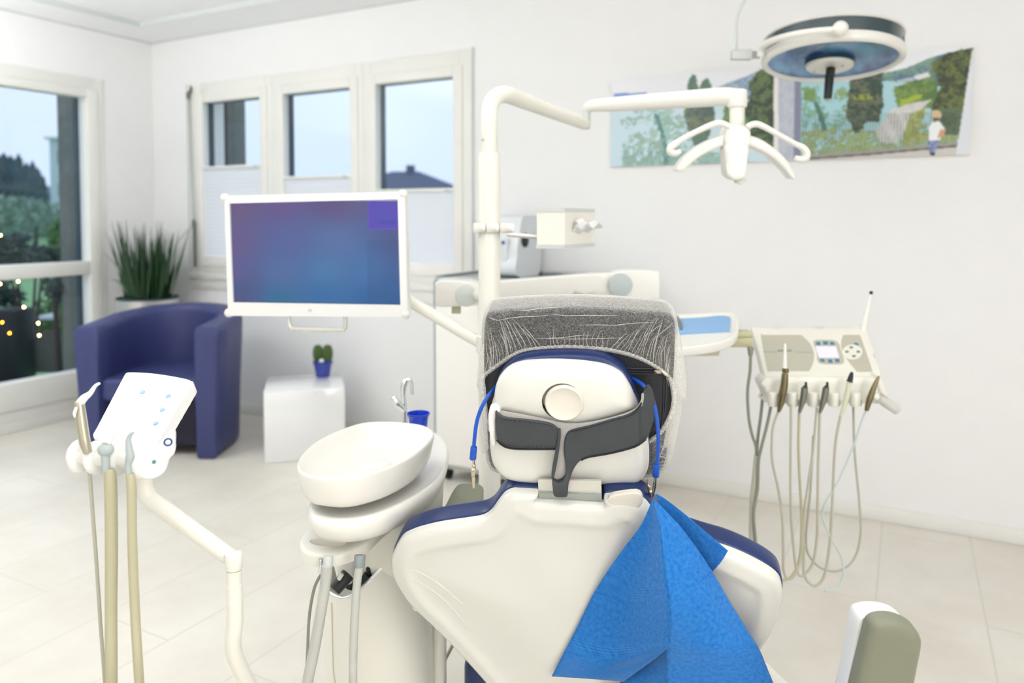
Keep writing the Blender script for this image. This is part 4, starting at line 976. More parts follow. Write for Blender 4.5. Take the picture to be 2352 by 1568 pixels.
def sew(pts, z):
    V = catmull([on(shift(frS, 0), x, y, z) for x, y in pts], 8)
    for i in range(0, len(V)-1, 2): m.tube([V[i], V[i+1]], .0006, 5)
sew([(1148, 961), (1170, 965), (1215, 969), (1252, 974), (1272, 981)], .0022); sew([(1150, 1016), (1170, 1023), (1205, 1026), (1240, 1026), (1276, 1026)], .0022)
m.build('stitching', M_stitch, CU)['kind'] = 'stuff'
m = MB()
m.tube([on(frS, x, y, .002) for x, y in [(1312, 991), (1356, 980), (1404, 966), (1444, 955), (1464, 941), (1474, 925)]], .0010, 6, sub=4)
m.tube([on(frS, x, y, .002) for x, y in [(1140, 1010), (1152, 1022), (1168, 1029), (1200, 1032), (1276, 1032)]], .0011, 6, sub=4)
m.tube([on(frS, x, y, .002) for x, y in [(1484, 1009), (1459, 1026), (1404, 1041), (1353, 1050), (1335, 1057)]], .0011, 6, sub=4)
m.build('strap_binding', M_stitch, CU)
# white slider at the left end
fb_ = shift(frH, .012)
m = MB(); q = dense(fb_.hits([(1128, 928), (1140, 924), (1150, 930), (1152, 945), (1142, 950), (1141, 975), (1140, 1010), (1132, 1014), (1127, 985), (1124, 950)]), 3); plate(m, shift(frH, .026), q, dome(.004, .005), .012, step=.006, rings=(.001, .003)); m.build('strap_slider', M_panelwhite, CU)
m = MB(); q = dense(frS.hits([(1458, 1004), (1470, 1000), (1466, 1008)]), 2)

# ------------------------------------------------------------ non-woven cover pulled over the cushion
CV = thing('fleece_cover', 'white see-through disposable fleece cap stretched over the black neck cushion', 'disposable cover', cush_b)
HOLE = [(1106, 872), (1129, 853), (1163, 829), (1181, 818), (1215, 806), (1284, 801), (1353, 803), (1404, 808), (1456, 821), (1497, 840), (1530, 864), (1541, 890), (1543, 932), (1522, 980), (1496, 1006), (1440, 1040), (1300, 1055), (1180, 1040), (1130, 985), (1112, 915)]
HOLE[0] = (1113, 868); HOLE[-1] = (1116, 915)
hole = dense(shift(frC, .014).hits(HOLE), 4)
cvo = offset(co, .002)
frV = shift(frC, .001)
cov_h = lambda d, x, y: .0125*math.sqrt(max(0, 1-(1-min(d, .022)/.022)**2))
V, Fc, dd_ = fill2d(cvo, .008, (.0008, .003, .007, .013, .02), hole)
m = MB()
b = m.add([frV.p(x, y, cov_h(d, x, y)+(.0006*math.sin(x*420+y*90) if d > .01 else 0)) for (x, y), d in zip(V, dd_)], [])
cnt = {}
for f in Fc:
    m.F.append([b+i for i in f]); m.M.append(0)
for k in range(10):                                  # sides and rounded back
    pass
rings = []
ns = len(cvo)
for z, ins in ((0, 0), (-.010, .0015), (-.030, .002), (-.050, .0015), (-.066, -.001), (-.080, -.008), (-.088, -.018)):
    ol = offset(cvo, ins); rings.append([frV.p(x, y, z) for x, y in ol])
mm2 = MB()
m.loft(rings, False, False)
m.F.append([len(m.V)-ns+i for i in range(ns)]); m.M.append(0)
m.build('fleece', M_net, CV, angle=80)
# gathers: fine folds running from the elastic hem
rg = random.Random(3); m = MB()
zf = .0142
def fold(pts, r): m.tube([on(frC, x, y, zf) for x, y in pts], [r*.35]+[r]*(len(pts)-2)+[r*.3], 5, sub=2, flat=.7)
hemtop = catmull([(a, b2, 0) for a, b2 in HOLE[0:12]], 6)
for i, h in enumerate(hemtop):
    if i % 1 == 0:
        x, y = h.x+rg.uniform(-3, 3), h.y
        s = (x-1110)/(1545-1110)
        if s < .33: tx, ty, L = (1125-x)*.75, (690-y), rg.uniform(.55, 1.15)
        elif s > .66: tx, ty, L = (1540-x)*.75, (695-y), rg.uniform(.55, 1.15)
        else: tx, ty, L = rg.uniform(-6, 6)+(s-.5)*70, -70, rg.uniform(.25, .7)
        ln = math.hypot(tx, ty); k = min(1, 95/ln)*L; bx = (s-.5)*-14+rg.uniform(-4, 4)
        pts = [(x+tx*k*t+bx*math.sin(PI*t)+rg.uniform(-1.5, 1.5), y+ty*k*t+rg.uniform(-1, 1)) for t in (0, .25, .5, .75, 1)]
        fold(pts, rg.uniform(.0003, .0005))
for (x0, y0, x1, y1) in ((1140, 735, 1260, 722), (1260, 722, 1420, 726), (1180, 712, 1300, 706), (1330, 748, 1500, 742), (1230, 776, 1360, 770), (1120, 728, 1150, 738), (1260, 778, 1430, 776), (1500, 780, 1545, 742), (1480, 770, 1520, 745)):
    fold([(x0+(x1-x0)*t, y0+(y1-y0)*t+rg.uniform(-2, 2)) for t in (0, .25, .5, .75, 1)], .0005)
for k in range(12):
    y = 1010+k*6; x = 1497+k*1.5
    fold([(x, y), (x+12, y-4+rg.uniform(-6, 6)), (x+26, y+rg.uniform(-10, 10))], .0005)
m.build('gather_folds', M_net2, CV)['kind'] = 'stuff'
# ruffled elastic hem
m = MB(); hp_ = catmull([(a, b2, 0) for a, b2 in HOLE], 14, True); n = len(hp_); Va = []; 
cx_, cy_ = 1325, 920
for i, h in enumerate(hp_):
    w = math.sin(i*1.9)*.0012; k = 9+1.2*math.sin(i*2.3)
    dx_, dy_ = h.x-cx_, h.y-cy_; l = math.hypot(dx_, dy_); dx_/=l; dy_/=l
    for j, (o_, zz) in enumerate(((-1.5, .0125), (k*.25, .0165), (k*.7, .0155), (k, .0138))): Va.append(on(frC, h.x+dx_*o_, h.y+dy_*o_, zz+w*(1 if j in (1, 2) else .3)))
m.add(Va, [(4*i+j, 4*i+j+1, 4*((i+1) % n)+j+1, 4*((i+1) % n)+j) for i in range(n) for j in range(3)]); m.build('elastic_hem', M_net2, CV, angle=30)
# loose flaps at the sides
def flap(rows, name):
    m = MB(); V = []; nc = len(rows[0])
    for r_i, r in enumerate(rows):
        for c_i, (x, y, z) in enumerate(r): V.append(on(frC, x, y, z+.003*math.sin(r_i*1.7+c_i)))
    m.add(V, [(i*nc+j, i*nc+j+1, (i+1)*nc+j+1, (i+1)*nc+j) for i in range(len(rows)-1) for j in range(nc-1)]); o = m.build(name, M_net2, CV, angle=30)
    return o
flap([[(1553, 745, -.01), (1556, 745, -.02), (1557, 746, -.03)], [(1551, 790, .01), (1562, 788, 0), (1566, 792, -.02)], [(1549, 830, .012), (1566, 828, .004), (1572, 832, -.015)], [(1546, 870, .012), (1568, 870, .006), (1577, 874, -.01)], [(1544, 905, .012), (1566, 908, .006), (1576, 914, -.01)], [(1543, 918, .012), (1556, 920, .004), (1566, 922, -.01)], [(1538, 950, .012), (1552, 950, .0), (1564, 952, -.02)], [(1530, 985, .012), (1546, 990, .0), (1556, 995, -.02)], [(1524, 1020, .010), (1540, 1030, -.005), (1548, 1035, -.02)], [(1515, 1050, .008), (1532, 1060, -.01), (1539, 1066, -.03)]], 'loose_edge')
flap([[(1112, 790, .012), (1106, 790, .0), (1103, 792, -.02)], [(1112, 840, .014), (1103, 842, .0), (1098, 845, -.02)], [(1113, 875, .014), (1100, 880, .0), (1094, 886, -.015)], [(1116, 890, .014), (1106, 892, .0), (1098, 892, -.02)], [(1118, 930, .012), (1108, 935, -.005), (1101, 940, -.03)], [(1119, 980, .012), (1108, 985, -.005), (1102, 990, -.03)], [(1122, 1030, .010), (1113, 1040, -.005), (1107, 1040, -.03)]], 'loose_edge')

# ------------------------------------------------------------ bib cord with two clips
T = thing('bib_cord', 'blue silicone bib cord with two metal clips looped round the headrest', 'bib holder', on(frH, 1512, 1000, .01))
pl = [on(frH, x, y, z) for x, y, z in ((1142, 886, -.03), (1131, 897, -.012), (1118, 914, .0), (1105, 938, .008), (1096, 965, .012), (1091, 995, .014), (1088, 1030, .015))]
pr_ = [on(frH, x, y, z) for x, y, z in ((1448, 868, -.03), (1464, 875, -.008), (1482, 889, .012), (1497, 912, .024), (1506, 945, .030), (1511, 985, .030), (1512, 1025, .028), (1508, 1070, .026))]
bk = [on(frH, x, y, z) for x, y, z in ((1142, 886, -.03), (1170, 862, -.038), (1230, 840, -.04), (1300, 832, -.04), (1370, 838, -.04), (1430, 852, -.038), (1448, 868, -.03))]
m = MB(); m.tube(pl[::-1]+bk[1:-1]+pr_, .0031, 12, sub=6); m.build('cord', M_cord, T)
for a, d_, w in ((pl[-1], (pl[-1]-pl[-2]).normalized(), 1), (pr_[-1], (pr_[-1]-pr_[-2]).normalized(), 1)):
    m = MB(); m.cyl(a-d_*.004, a+d_*.019, .0052, .0056, seg=18, bev=.0012); m.build('ferrule', M_cord, T)
def clip(a, down, side, nrm, mirror=1, op=1.0):
    m = MB(); f = Fr(a, side, down, nrm)
    m.tube([f.p(0, -.002), f.p(0, .008)], [.0022, .0022], 8); m.ball(f.p(0, .010), (.0035, .0035, .0035), 10)
    m.build('clip_link', M_nickel, T)
    m = MB()
    fr2 = f
    o = [( -.0032*op, .012), (.0032, .012), (.0042, .019), (.0030, .030), (.0016, .046), (-.0002, .048), (-.0018, .046), (-.0036, .030), (-.0046*op, .019)]
    plate(m, Fr(a, side, down, nrm), o, dome(.0022, .002), .0010, step=.004, rings=(.0006,)); m.build('clip_jaw', M_nickel, T)
    m = MB(); m.cyl(f.p(0, .021, -.004), f.p(0, .021, .004), .0024, seg=12); m.build('clip_rivet', M_nickel, T)
clip(pl[-1]+Vector((0, 0, -.018)), -Z, R_, -FH)
# open clip holding the bib
a = pr_[-1]+(pr_[-1]-pr_[-2]).normalized()*.018
m = MB(); m.tube([a, on(frH, 1503, 1118, .022), on(frH, 1498, 1140, .022)], [.0018, .0030, .0020], 10, sub=3, flat=.6); m.build('clip_jaw', M_nickel, T)
m = MB(); m.tube([on(frH, 1487, 1101, .026), on(frH, 1486, 1110, .026), on(frH, 1490, 1122, .024), on(frH, 1493, 1135, .022), on(frH, 1495, 1150, .022)], [.0010, .0018, .0026, .0026, .0016], 10, sub=3, flat=.6); m.build('clip_lever', M_nickel, T)
m = MB(); m.tube([on(frH, 1488, 1112, .026), on(frH, 1493, 1118, .027), on(frH, 1500, 1114, .026)], .0010, 8, sub=3); m.cyl(on(frH, 1495, 1128, .020), on(frH, 1495, 1128, .030), .0022, seg=14); m.build('clip_spring', M_nickel, T)

# ------------------------------------------------------------ blue paper bib hanging from the right clip
apex = P(1499, 1146, 1.14)
T = thing('paper_bib', 'blue ribbed paper bib hanging by one corner from the clip over the chair back', 'bib', apex)
def bp_(x, y, z): return on(frB, x, y, z)
rows = [ # left edge, inner-left, ridge, inner-right, right edge (px, py, height above the chair back plane)
 [(1496, 1150, 0.050), (1498, 1149, 0.052), (1500, 1148, 0.054), (1502, 1147, 0.052), (1505, 1148, 0.050)],
 [(1488, 1172, 0.045), (1497, 1172, 0.050), (1506, 1172, 0.061), (1514, 1173, 0.054), (1524, 1168, 0.046)],
 [(1468, 1212, 0.040), (1492, 1214, 0.048), (1517, 1216, 0.073), (1540, 1212, 0.061), (1562, 1208, 0.046)],
 [(1430, 1262, 0.034), (1474, 1266, 0.044), (1524, 1270, 0.088), (1562, 1262, 0.069), (1598, 1255, 0.046)],
 [(1395, 1312, 0.031), (1456, 1320, 0.042), (1532, 1330, 0.103), (1588, 1312, 0.077), (1630, 1302, 0.046)],
 [(1364, 1362, 0.030), (1440, 1385, 0.040), (1540, 1378, 0.115), (1604, 1346, 0.080), (1652, 1338, 0.046)],
 [(1340, 1410, 0.030), (1428, 1432, 0.040), (1540, 1425, 0.118), (1624, 1400, 0.088), (1682, 1390, 0.048)],
 [(1318, 1455, 0.030), (1412, 1478, 0.040), (1534, 1466, 0.115), (1640, 1448, 0.092), (1712, 1438, 0.050)],
 [(1292, 1505, 0.030), (1396, 1520, 0.038), (1531, 1492, 0.107), (1652, 1492, 0.096), (1744, 1490, 0.054)],
]
def patch(rows, name, n=7, uv0=0.0):
    R = len(rows); W = len(rows[0])
    grid = [[bp_(*q) for q in r] for r in rows]
    cols = [catmull([grid[i][j] for i in range(R)], n) for j in range(W)]
    L = []
    for i in range(len(cols[0])):
        L.append(catmull([cols[j][i] for j in range(W)], n))
    h, w = len(L), len(L[0]); mm = MB(); mm.add([p for r in L for p in r], [(i*w+j, i*w+j+1, (i+1)*w+j+1, (i+1)*w+j) for i in range(h-1) for j in range(w-1)])
    o = mm.build(name, M_bib, T, angle=32)
    me = o.data; uvl = me.uv_layers.new(name='UVMap')
    # unrolled sheet coordinates: length down the ridge, length across from the ridge
    rc = w-1 if name == 'front_left_fold' else 0
    dv = [0.0]
    for i in range(1, h): dv.append(dv[-1]+(L[i][rc]-L[i-1][rc]).length)
    UVs = []
    for i in range(h):
        du = [0.0]*w
        if rc == 0:
            for j in range(1, w): du[j] = du[j-1]+(L[i][j]-L[i][j-1]).length
        else:
            for j in range(w-2, -1, -1): du[j] = du[j+1]-(L[i][j]-L[i][j+1]).length
        UVs += [(du[j], dv[i]) for j in range(w)]
    for lp in me.loops: uvl.data[lp.index].uv = UVs[lp.vertex_index]
    s_ = o.modifiers.new('thickness', 'SOLIDIFY'); s_.thickness = .0006
    return o
left = [r[:3] for r in rows]; right = [r[2:] for r in rows]
right.append([(1531, 1530, .098), (1664, 1535, .090), (1765, 1540, .054)]); right.append([(1530, 1580, .094), (1676, 1590, .086), (1790, 1600, .054)]); right.append([(1528, 1640, .090), (1690, 1650, .084), (1820, 1660, .054)])
leftb = [(1267, 1553, .030), (1345, 1558, .036), (1432, 1565, .058)]
left[-1] = [(1292, 1505, .030), (1400, 1524, .044), (1532, 1490, .112)]
left.append(leftb)
patch(left, 'front_left_fold'); patch(right, 'front_right_fold')
patch([[(1505, 1133, .030), (1508, 1140, .030), (1512, 1150, .030)], [(1524, 1143, .028), (1530, 1165, .028), (1528, 1190, .028)], [(1570, 1178, .028), (1560, 1200, .026), (1548, 1230, .026)], [(1620, 1221, .030), (1596, 1250, .026), (1576, 1285, .024)], [(1650, 1246, .034), (1624, 1282, .028), (1600, 1310, .024)], [(1672, 1265, .040), (1655, 1292, .034), (1630, 1320, .026)]], 'back_flap')
patch([[(1534, 1484, .096), (1536, 1490, .098), (1540, 1496, .100)], [(1480, 1525, .052), (1508, 1530, .076), (1534, 1540, .094)], [(1425, 1566, .042), (1478, 1575, .064), (1533, 1590, .090)], [(1350, 1620, .034), (1440, 1630, .056), (1532, 1650, .086)]], 'lower_layer')
# pressed creases
m = MB()
def crease(pts, r=.0008): m.tube([bp_(*q) for q in pts], r, 5, sub=5)
crease([(1364, 1362, .0308), (1400, 1374, .036), (1440, 1394, .0425), (1490, 1428, .066), (1530, 1462, .108)])
crease([(1540, 1396, .1175), (1570, 1372, .101), (1604, 1344, .079), (1636, 1316, .052)])
m.build('pressed_crease', mat('crease_blue', rgb(40, 125, 210), .8), T)
# ============================================================ DENTAL UNIT with cuspidor
def pxr(r, d): return r*d/F_PX
def zring(L, z, n=4): return catmull([PZ(x, y, z) for x, y in L], n, True)
def scaled(ring, s, dz):
    c = sum(ring, Vector())/len(ring); return [Vector((c.x+(p.x-c.x)*s, c.y+(p.y-c.y)*s, p.z+dz)) for p in ring]
uc = P(872, 1450, 1.62); U0 = Vector((uc.x, uc.y, 0))
DU = thing('dental_unit', 'white dental unit column with oval spittoon bowl standing left of the dental chair', 'dental unit', U0)
BOWL = [(683, 1062), (684, 1079), (700, 1091), (722, 1097), (777, 1101), (832, 1093), (896, 1074), (951, 1047), (985, 1018), (997, 998), (988, 985), (960, 975), (896, 969), (832, 972), (768, 994), (720, 1020), (696, 1042)]
br_ = zring(BOWL, .84)
m = MB(); m.loft([scaled(br_, s, dz) for s, dz in ((.60, -.062), (.80, -.061), (.89, -.054), (.945, -.040), (.98, -.020), (.995, -.008), (1.0, -.002), (.995, .001), (.975, .002), (.955, .000), (.93, -.008), (.86, -.024), (.70, -.036), (.45, -.042), (.1, -.043))]); m.build('spittoon_bowl', M_white, DU, angle=60)
dc = PZ(868, 1066, .80); fd = Fr(dc, R_, FH, Z)
m = MB(); m.lathe(fd, [(.001, .004), (.022, .004), (.027, .000), (.028, -.004)], 28, cap1=True); m.build('drain_cover', M_white, DU)
TR = [(707, 1186), (712, 1166), (731, 1140), (770, 1098), (830, 1050), (900, 1016), (960, 1001), (998, 1001), (1021, 1019), (1031, 1047), (1020, 1097), (988, 1134), (915, 1178), (846, 1205), (777, 1214), (725, 1207)]
tr = zring(TR, .755)
m = MB(); m.loft([scaled(tr, s, dz) for s, dz in ((.80, -.040), (.90, -.034), (.965, -.020), (.995, -.006), (1.0, .002), (.985, .010), (.95, .013), (.90, .010), (.6, .008))]); m.build('unit_top_tray', M_white, DU, angle=60)
# cup and hose shelf with a grip slot
fZ = Fr((0, 0, .690), R_, FH, Z)
def pz2(L, z): return [(PZ(x, y, z).dot(R_), PZ(x, y, z).dot(FH)) for x, y in L]
q = dense(pz2([(687, 1249), (696, 1228), (718, 1211), (780, 1188), (860, 1180), (905, 1190), (872, 1222), (841, 1250), (795, 1274), (741, 1281), (700, 1273)], .690), 4)
hq = dense(pz2([(712, 1247), (735, 1243), (780, 1248), (796, 1254), (780, 1261), (740, 1261), (716, 1256)], .690), 3)
m = MB(); plate(m, fZ, q, dome(.006, .012), .016, step=.012, rings=(.001, .004, .008), hole=hq); m.build('holder_shelf', M_cream, DU, angle=60)
ub = P(905, 1200, 1.58)
m = MB(); fu = Fr((ub.x, ub.y, 0), R_, FH, Z); m.lathe(fu, [(.085, .56), (.10, .60), (.108, .66), (.112, .735)], 40, sx=.95, sy=1.1); m.build('upper_housing', M_cream, DU, angle=60)
# main column, its top cut away at the front left
fcx = Fr(U0, R_, FH, Z); rr = .118; seg = 64
def ztop(a):
    s = math.cos(a); f = math.sin(a)       # s: right, f: away
    base = .515+.015*(s < -.8)+.11*sstep(-.55, .8, s); return base*(1-max(0, f))+.62*max(0, f)
rings = []
for z in (0.0, .02, .2, .35, .45): rings.append([fcx.p(rr*(1-.0*z)*math.cos(2*PI*k/seg), rr*1.15*math.sin(2*PI*k/seg), z) for k in range(seg)])
rings.append([fcx.p(rr*math.cos(2*PI*k/seg), rr*1.15*math.sin(2*PI*k/seg), ztop(2*PI*k/seg)) for k in range(seg)])
rings.append([fcx.p(rr*.95*math.cos(2*PI*k/seg), rr*1.09*math.sin(2*PI*k/seg), ztop(2*PI*k/seg)) for k in range(seg)])
rings.append([fcx.p(rr*.95*math.cos(2*PI*k/seg), rr*1.09*math.sin(2*PI*k/seg), .47) for k in range(seg)])
m = MB(); m.loft(rings); m.build('column', M_cream, DU, angle=50)
m = MB(); m.tube([fcx.p(rr*.985*math.cos(a), rr*1.13*math.sin(a), ztop(a)+.002) for a in [PI*.95+PI*1.1*k/60 for k in range(61)]], .0038, 10); m.build('chrome_trim', M_chrome, DU)
m = MB(); m.tube([fcx.p((rr+.0005)*math.cos(a), (rr+.0005)*1.15*math.sin(a), z) for a, z in ((PI*1.27, .50), (PI*1.275, .40), (PI*1.28, .36), (PI*1.29, .34), (PI*1.29, .30), (PI*1.285, .28), (PI*1.285, .02))], .0012, 6, sub=3); m.build('panel_seam', M_khaki, DU)
neck = [P(790, 1275, 1.50), P(796, 1330, 1.52)]
m = MB(); m.cyl(neck[0]+Z*.03, neck[1], .030, .018, seg=24); m.build('connector_socket', M_white, DU)
m = MB(); m.cyl(P(800, 1318, 1.47), P(768, 1356, 1.45), .014, .012, seg=18, bev=.002); m.build('black_connector', M_dark, DU)
m = MB(); m.cyl(P(812, 1325, 1.52), P(806, 1350, 1.52), .012, seg=18, bev=.002); m.build('black_connector', M_dark, DU)
m = MB(); m.cyl(P(852, 1320, 1.50), P(836, 1345, 1.50), .014, seg=18, bev=.002); m.tube([P(856, 1292, 1.50), P(846, 1306, 1.49), P(852, 1322, 1.50)], .005, 8, sub=3); m.build('black_connector', M_dark, DU)
m = MB(); m.tube([P(778, 1330, 1.44), P(786, 1318, 1.44)], .004, 8); m.build('silver_latch', M_alu, DU)
def ribbed(pts, r, name, mt, parent, amp=.10, step=.0045):
    c = catmull(pts, 40); L = [c[0]]
    acc = 0
    for a, b in zip(c, c[1:]):
        acc += (b-a).length
        if acc >= step/2: L.append(b); acc = 0
    rs = [r*(1+amp*(.5 if i % 2 else -.5)) for i in range(len(L))]
    mm = MB(); mm.tube(L, rs, 14); return mm.build(name, mt, parent, angle=75)
ribbed([P(752, 1296, 1.275), P(746, 1350, 1.275), P(736, 1410, 1.27), P(722, 1490, 1.27), P(706, 1568, 1.27), P(690, 1680, 1.30), P(705, 1800, 1.36), P(770, 1830, 1.45), Vector((U0.x, U0.y, .14))], pxr(12.5, 1.27), 'suction_hose', M_hose, DU)
ribbed([P(825, 1300, 1.275), P(819, 1350, 1.275), P(814, 1430, 1.27), P(811, 1510, 1.27), P(811, 1568, 1.27), P(814, 1680, 1.30), P(830, 1770, 1.38), P(850, 1790, 1.48), Vector((U0.x, U0.y, .20))], pxr(9.5, 1.27), 'suction_hose', M_hose, DU)
m = MB(); m.cyl(P(755, 1276, 1.28), P(752, 1300, 1.275), pxr(11, 1.27), seg=18, bev=.001); m.build('hose_connector', M_disc, DU)
m = MB(); m.cyl(P(827, 1274, 1.28), P(825, 1303, 1.275), pxr(13, 1.27), seg=18, bev=.001); m.build('hose_connector', mat('slate_connector', rgb(140, 148, 148), .5), DU)
m = MB(); m.cyl(P(738, 1282, 1.29), P(736, 1316, 1.29), pxr(7, 1.29), seg=16, bev=.001); m.build('chrome_coupling', M_chrome, DU)
m = MB(); m.tube([P(738, 1318, 1.33), P(722, 1350, 1.35), P(711, 1410, 1.36), P(707, 1480, 1.36), P(706, 1600, 1.36), P(740, 1700, 1.42), Vector((U0.x, U0.y, .24))], .0028, 8, sub=5); m.build('thin_cable', M_hosed, DU)
# chrome tap
m = MB(); d = 1.74
m.tube([P(929, 985, d), P(929, 945, d), P(927, 915, d), P(926, 898, d), P(929, 880, d), P(935, 872, d), P(942, 874, d), P(946, 885, d), P(947, 905, d)], [pxr(r, d) for r in (6.5, 6.5, 6, 6.5, 7.5, 6, 5, 4, 3.6)], 14, sub=5); m.build('tap_spout', M_chrome, DU)
m = MB(); m.tube([P(928, 944, d-.01), P(922, 935, d-.012), P(912, 926, d-.015), P(906, 915, d-.015), P(910, 910, d-.012)], [pxr(r, d) for r in (5, 7.5, 9, 7.5, 3)], 14, sub=4); m.build('tap_lever', M_chrome, DU)
# blue cup
cc = P(961, 948, 1.80); fc_ = Fr((cc.x, cc.y, .770), R_, FH, Z); hz = cc.z-.770
m = MB(); r = pxr(26.5, 1.80); m.lathe(fc_, [(r*.68, 0), (r*.80, hz*.6), (r*.90, hz-.006), (r*1.0, hz-.003), (r*1.0, hz), (r*.93, hz), (r*.86, hz-.008), (r*.74, .004), (.001, .004)], 36); tag(m.build('plastic_cup', M_cup, loc=fc_.O), 'blue plastic cup standing by the tap behind the spittoon bowl', 'cup')

# ============================================================ ASSISTANT'S CONTROL PANEL on its own arm
ao = P(560, 1568, 1.15)
AP = thing('assistant_panel', 'white slanted control panel on a jointed arm at the left, three hoses below', 'control panel', P(536, 1560, 1.10))
tl, tr2, bl2 = P(293, 857, 1.25), P(432, 873, 1.21), P(222, 990, 1.12)
uu = (tr2-tl).normalized(); vv = (tl-bl2); nn = uu.cross(vv).normalized()
if nn.dot(C0-tl) < 0: nn = -nn
fp_ = Fr(bl2, uu, nn.cross(uu).normalized(), nn)
PO = [(300, 856), (290, 859), (284, 867), (252, 928), (222, 985), (214, 1002), (228, 1014), (270, 1026), (335, 1042), (350, 1040), (392, 965), (440, 884), (440, 877), (430, 872), (390, 864), (345, 858)]
q = dense(fp_.hits(PO), 3)
m = MB(); plate(m, fp_, q, dome(.003, .004), .020, step=.01, rings=(.0006, .0015, .003, .005), bf=dome(.003, .004)); m.build('panel_body', M_panelwhite, AP, angle=60)
M_pb = mat('pale_blue_print', rgb(214, 228, 246), .4); M_pb2 = mat('pale_blue_key', rgb(150, 188, 235), .4); M_pg = mat('pale_grey_print', rgb(232, 232, 232), .4)
for k, (x, y) in enumerate([(328, 901), (387, 910), (373, 942), (358, 973)]):
    a, b2 = fp_.hit(x, y, .003); m = MB(); m.cyl(fp_.p(a, b2, .0028), fp_.p(a, b2, .0052), pxr(5.5, 1.17), seg=18, bev=.0003); m.build('panel_button', M_pb2, AP)
q = dense(fp_.hits([(344, 958), (374, 962), (370, 985), (356, 1004), (338, 998), (340, 976)], .0031), 2)
m = MB(); plate(m, shift(fp_, .0031), q, lambda d, x, y: .0001, .0002, step=.02, rings=()); m.build('blue_legend_field', M_pb, AP)
m = MB()
for pts in ([(290, 895), (302, 884), (318, 878), (334, 884), (336, 896)], [(300, 900), (293, 915), (300, 926), (330, 930), (338, 940), (332, 958), (326, 968)], [(270, 958), (290, 962), (298, 960)], [(345, 892), (360, 888), (372, 896)]): m.tube([on(fp_, x, y, .0031) for x, y in pts], .0006, 5, sub=3, flat=.3)
m.build('printed_symbols', M_pg, AP)
# knuckles that hold the instruments
A = P(172, 1046, 1.07); B = P(352, 1062, 1.02); ax = (B-A).normalized(); LN = (B-A).length
up2 = (Z-ax*Z.dot(ax)).normalized(); f_ax = Fr(A, up2, ax.cross(up2), ax)
def lobe(px_, r, w, dy=0):
    t = (px_-172)/180.0*LN; f3 = Fr(A+ax*(t-w/2)+Z*dy, up2, ax.cross(up2), ax)
    m.lathe(f3, [(r*.55, 0), (r*.86, .0015), (r, .006), (r, w-.006), (r*.86, w-.0015), (r*.55, w)], 28, sx=1.12, sy=.9)
for px_, r, w in ((182, .021, .016), (222, .021, .017), (272, .021, .017), (322, .022, .016)):
    m = MB(); lobe(px_, r, w); m.build('instrument_rest', M_panelwhite, AP, angle=60)
m = MB(); m.cyl(A+ax*.006, B-ax*.022, .0115, seg=20); m.build('rest_bar', M_white, AP)
f_s = facing(P(360, 1050, 1.03), 0, math.radians(-20))
q = dense(f_s.hits([(322, 1070), (338, 1052), (360, 1030), (382, 1002), (396, 990), (402, 1000), (402, 1020), (401, 1040), (389, 1054), (383, 1076), (368, 1092), (345, 1101), (325, 1098), (314, 1088)]), 3)
m = MB(); plate(m, f_s, q, dome(.003, .004), .018, step=.008, rings=(.001, .0025, .005)); m.build('side_shield', M_panelwhite, AP, angle=60)
m = MB(); c = on(f_s, 386, 1015, .0035); m.tube([c+f_s.u*(.0048*math.cos(a))+f_s.v*(.0048*math.sin(a)) for a in [2*PI*k/24 for k in range(24)]], .0011, 8, closed=True); m.build('blue_ring_mark', mat('ring_mark_blue', rgb(24, 70, 130), .4), AP)
m = MB(); c = on(f_s, 354, 1060, .003); m.cyl(c, c+f_s.n*.0015, .0026, seg=14); m.build('green_dot', mat('teal_dot', rgb(86, 150, 130), .4), AP)
# arm
d = 1.12
m = MB(); m.tube([P(336, 1085, 1.13), P(333, 1110, 1.13), P(336, 1130, 1.13), P(352, 1150, 1.13), P(420, 1200, 1.12), P(530, 1280, 1.11)], [pxr(r, d) for r in (17, 17, 20, 20, 19, 18)], 20, sub=4); m.build('swing_arm', M_cream, AP)
jt = P(537, 1290, 1.10)
m = MB(); m.cyl(jt+Z*-.012, jt+Z*.014, pxr(20, 1.1), seg=32, bev=.004); m.build('joint_cap', M_cream, AP)
m = MB(); m.cyl(jt+Z*-.034, jt+Z*-.012, pxr(17, 1.1), seg=28); m.build('joint_neck', M_cream, AP)
m = MB(); m.tube([jt+Z*-.032, jt+Z*-.09, P(535, 1480, 1.11), P(550, 1530, 1.13), P(590, 1600, 1.18), P(660, 1710, 1.30), P(760, 1760, 1.50), Vector((U0.x, U0.y, .16))], [pxr(18.5, 1.1)]*8, 24, sub=5); m.build('lower_arm', M_cream, AP)
for zz in (-.034, -.058): m = MB(); m.cyl(jt+Z*(zz-.001), jt+Z*zz, pxr(19.3, 1.1), seg=28); m.build('joint_ring', M_cream, AP)
# instruments hanging in the rests, each with its hose
def inst(name, lab, cat, base, group=None): return thing(name, lab, cat, base, group)
S1 = inst('air_water_syringe', 'steel syringe with bent white nozzle in the leftmost rest of the slanted panel', 'dental instrument', P(200, 1080, 1.05))
m = MB(); d = 1.04; m.tube([P(229, 880, d), P(219, 886, d), P(207, 903, d), P(192, 915, d), P(181, 930, d)], [pxr(r, d) for r in (2.8, 4, 6, 9, 10)], 14, sub=4); m.build('nozzle', M_panelwhite, S1)
m = MB(); m.tube([P(182, 922, d), P(187, 965, d), P(195, 1015, d), P(202, 1040, d)], [pxr(r, d) for r in (10.5, 12, 12, 9)], 18, sub=4); m.build('handle', mat('warm_steel', rgb(186, 180, 160), .3, metal=.7), S1)
m = MB(); m.tube([P(176, 935, d-.01), P(171, 948, d-.012), P(172, 958, d-.01)], [pxr(3, d), pxr(4, d), pxr(2, d)], 8, sub=3); m.build('trigger', M_panelwhite, S1)
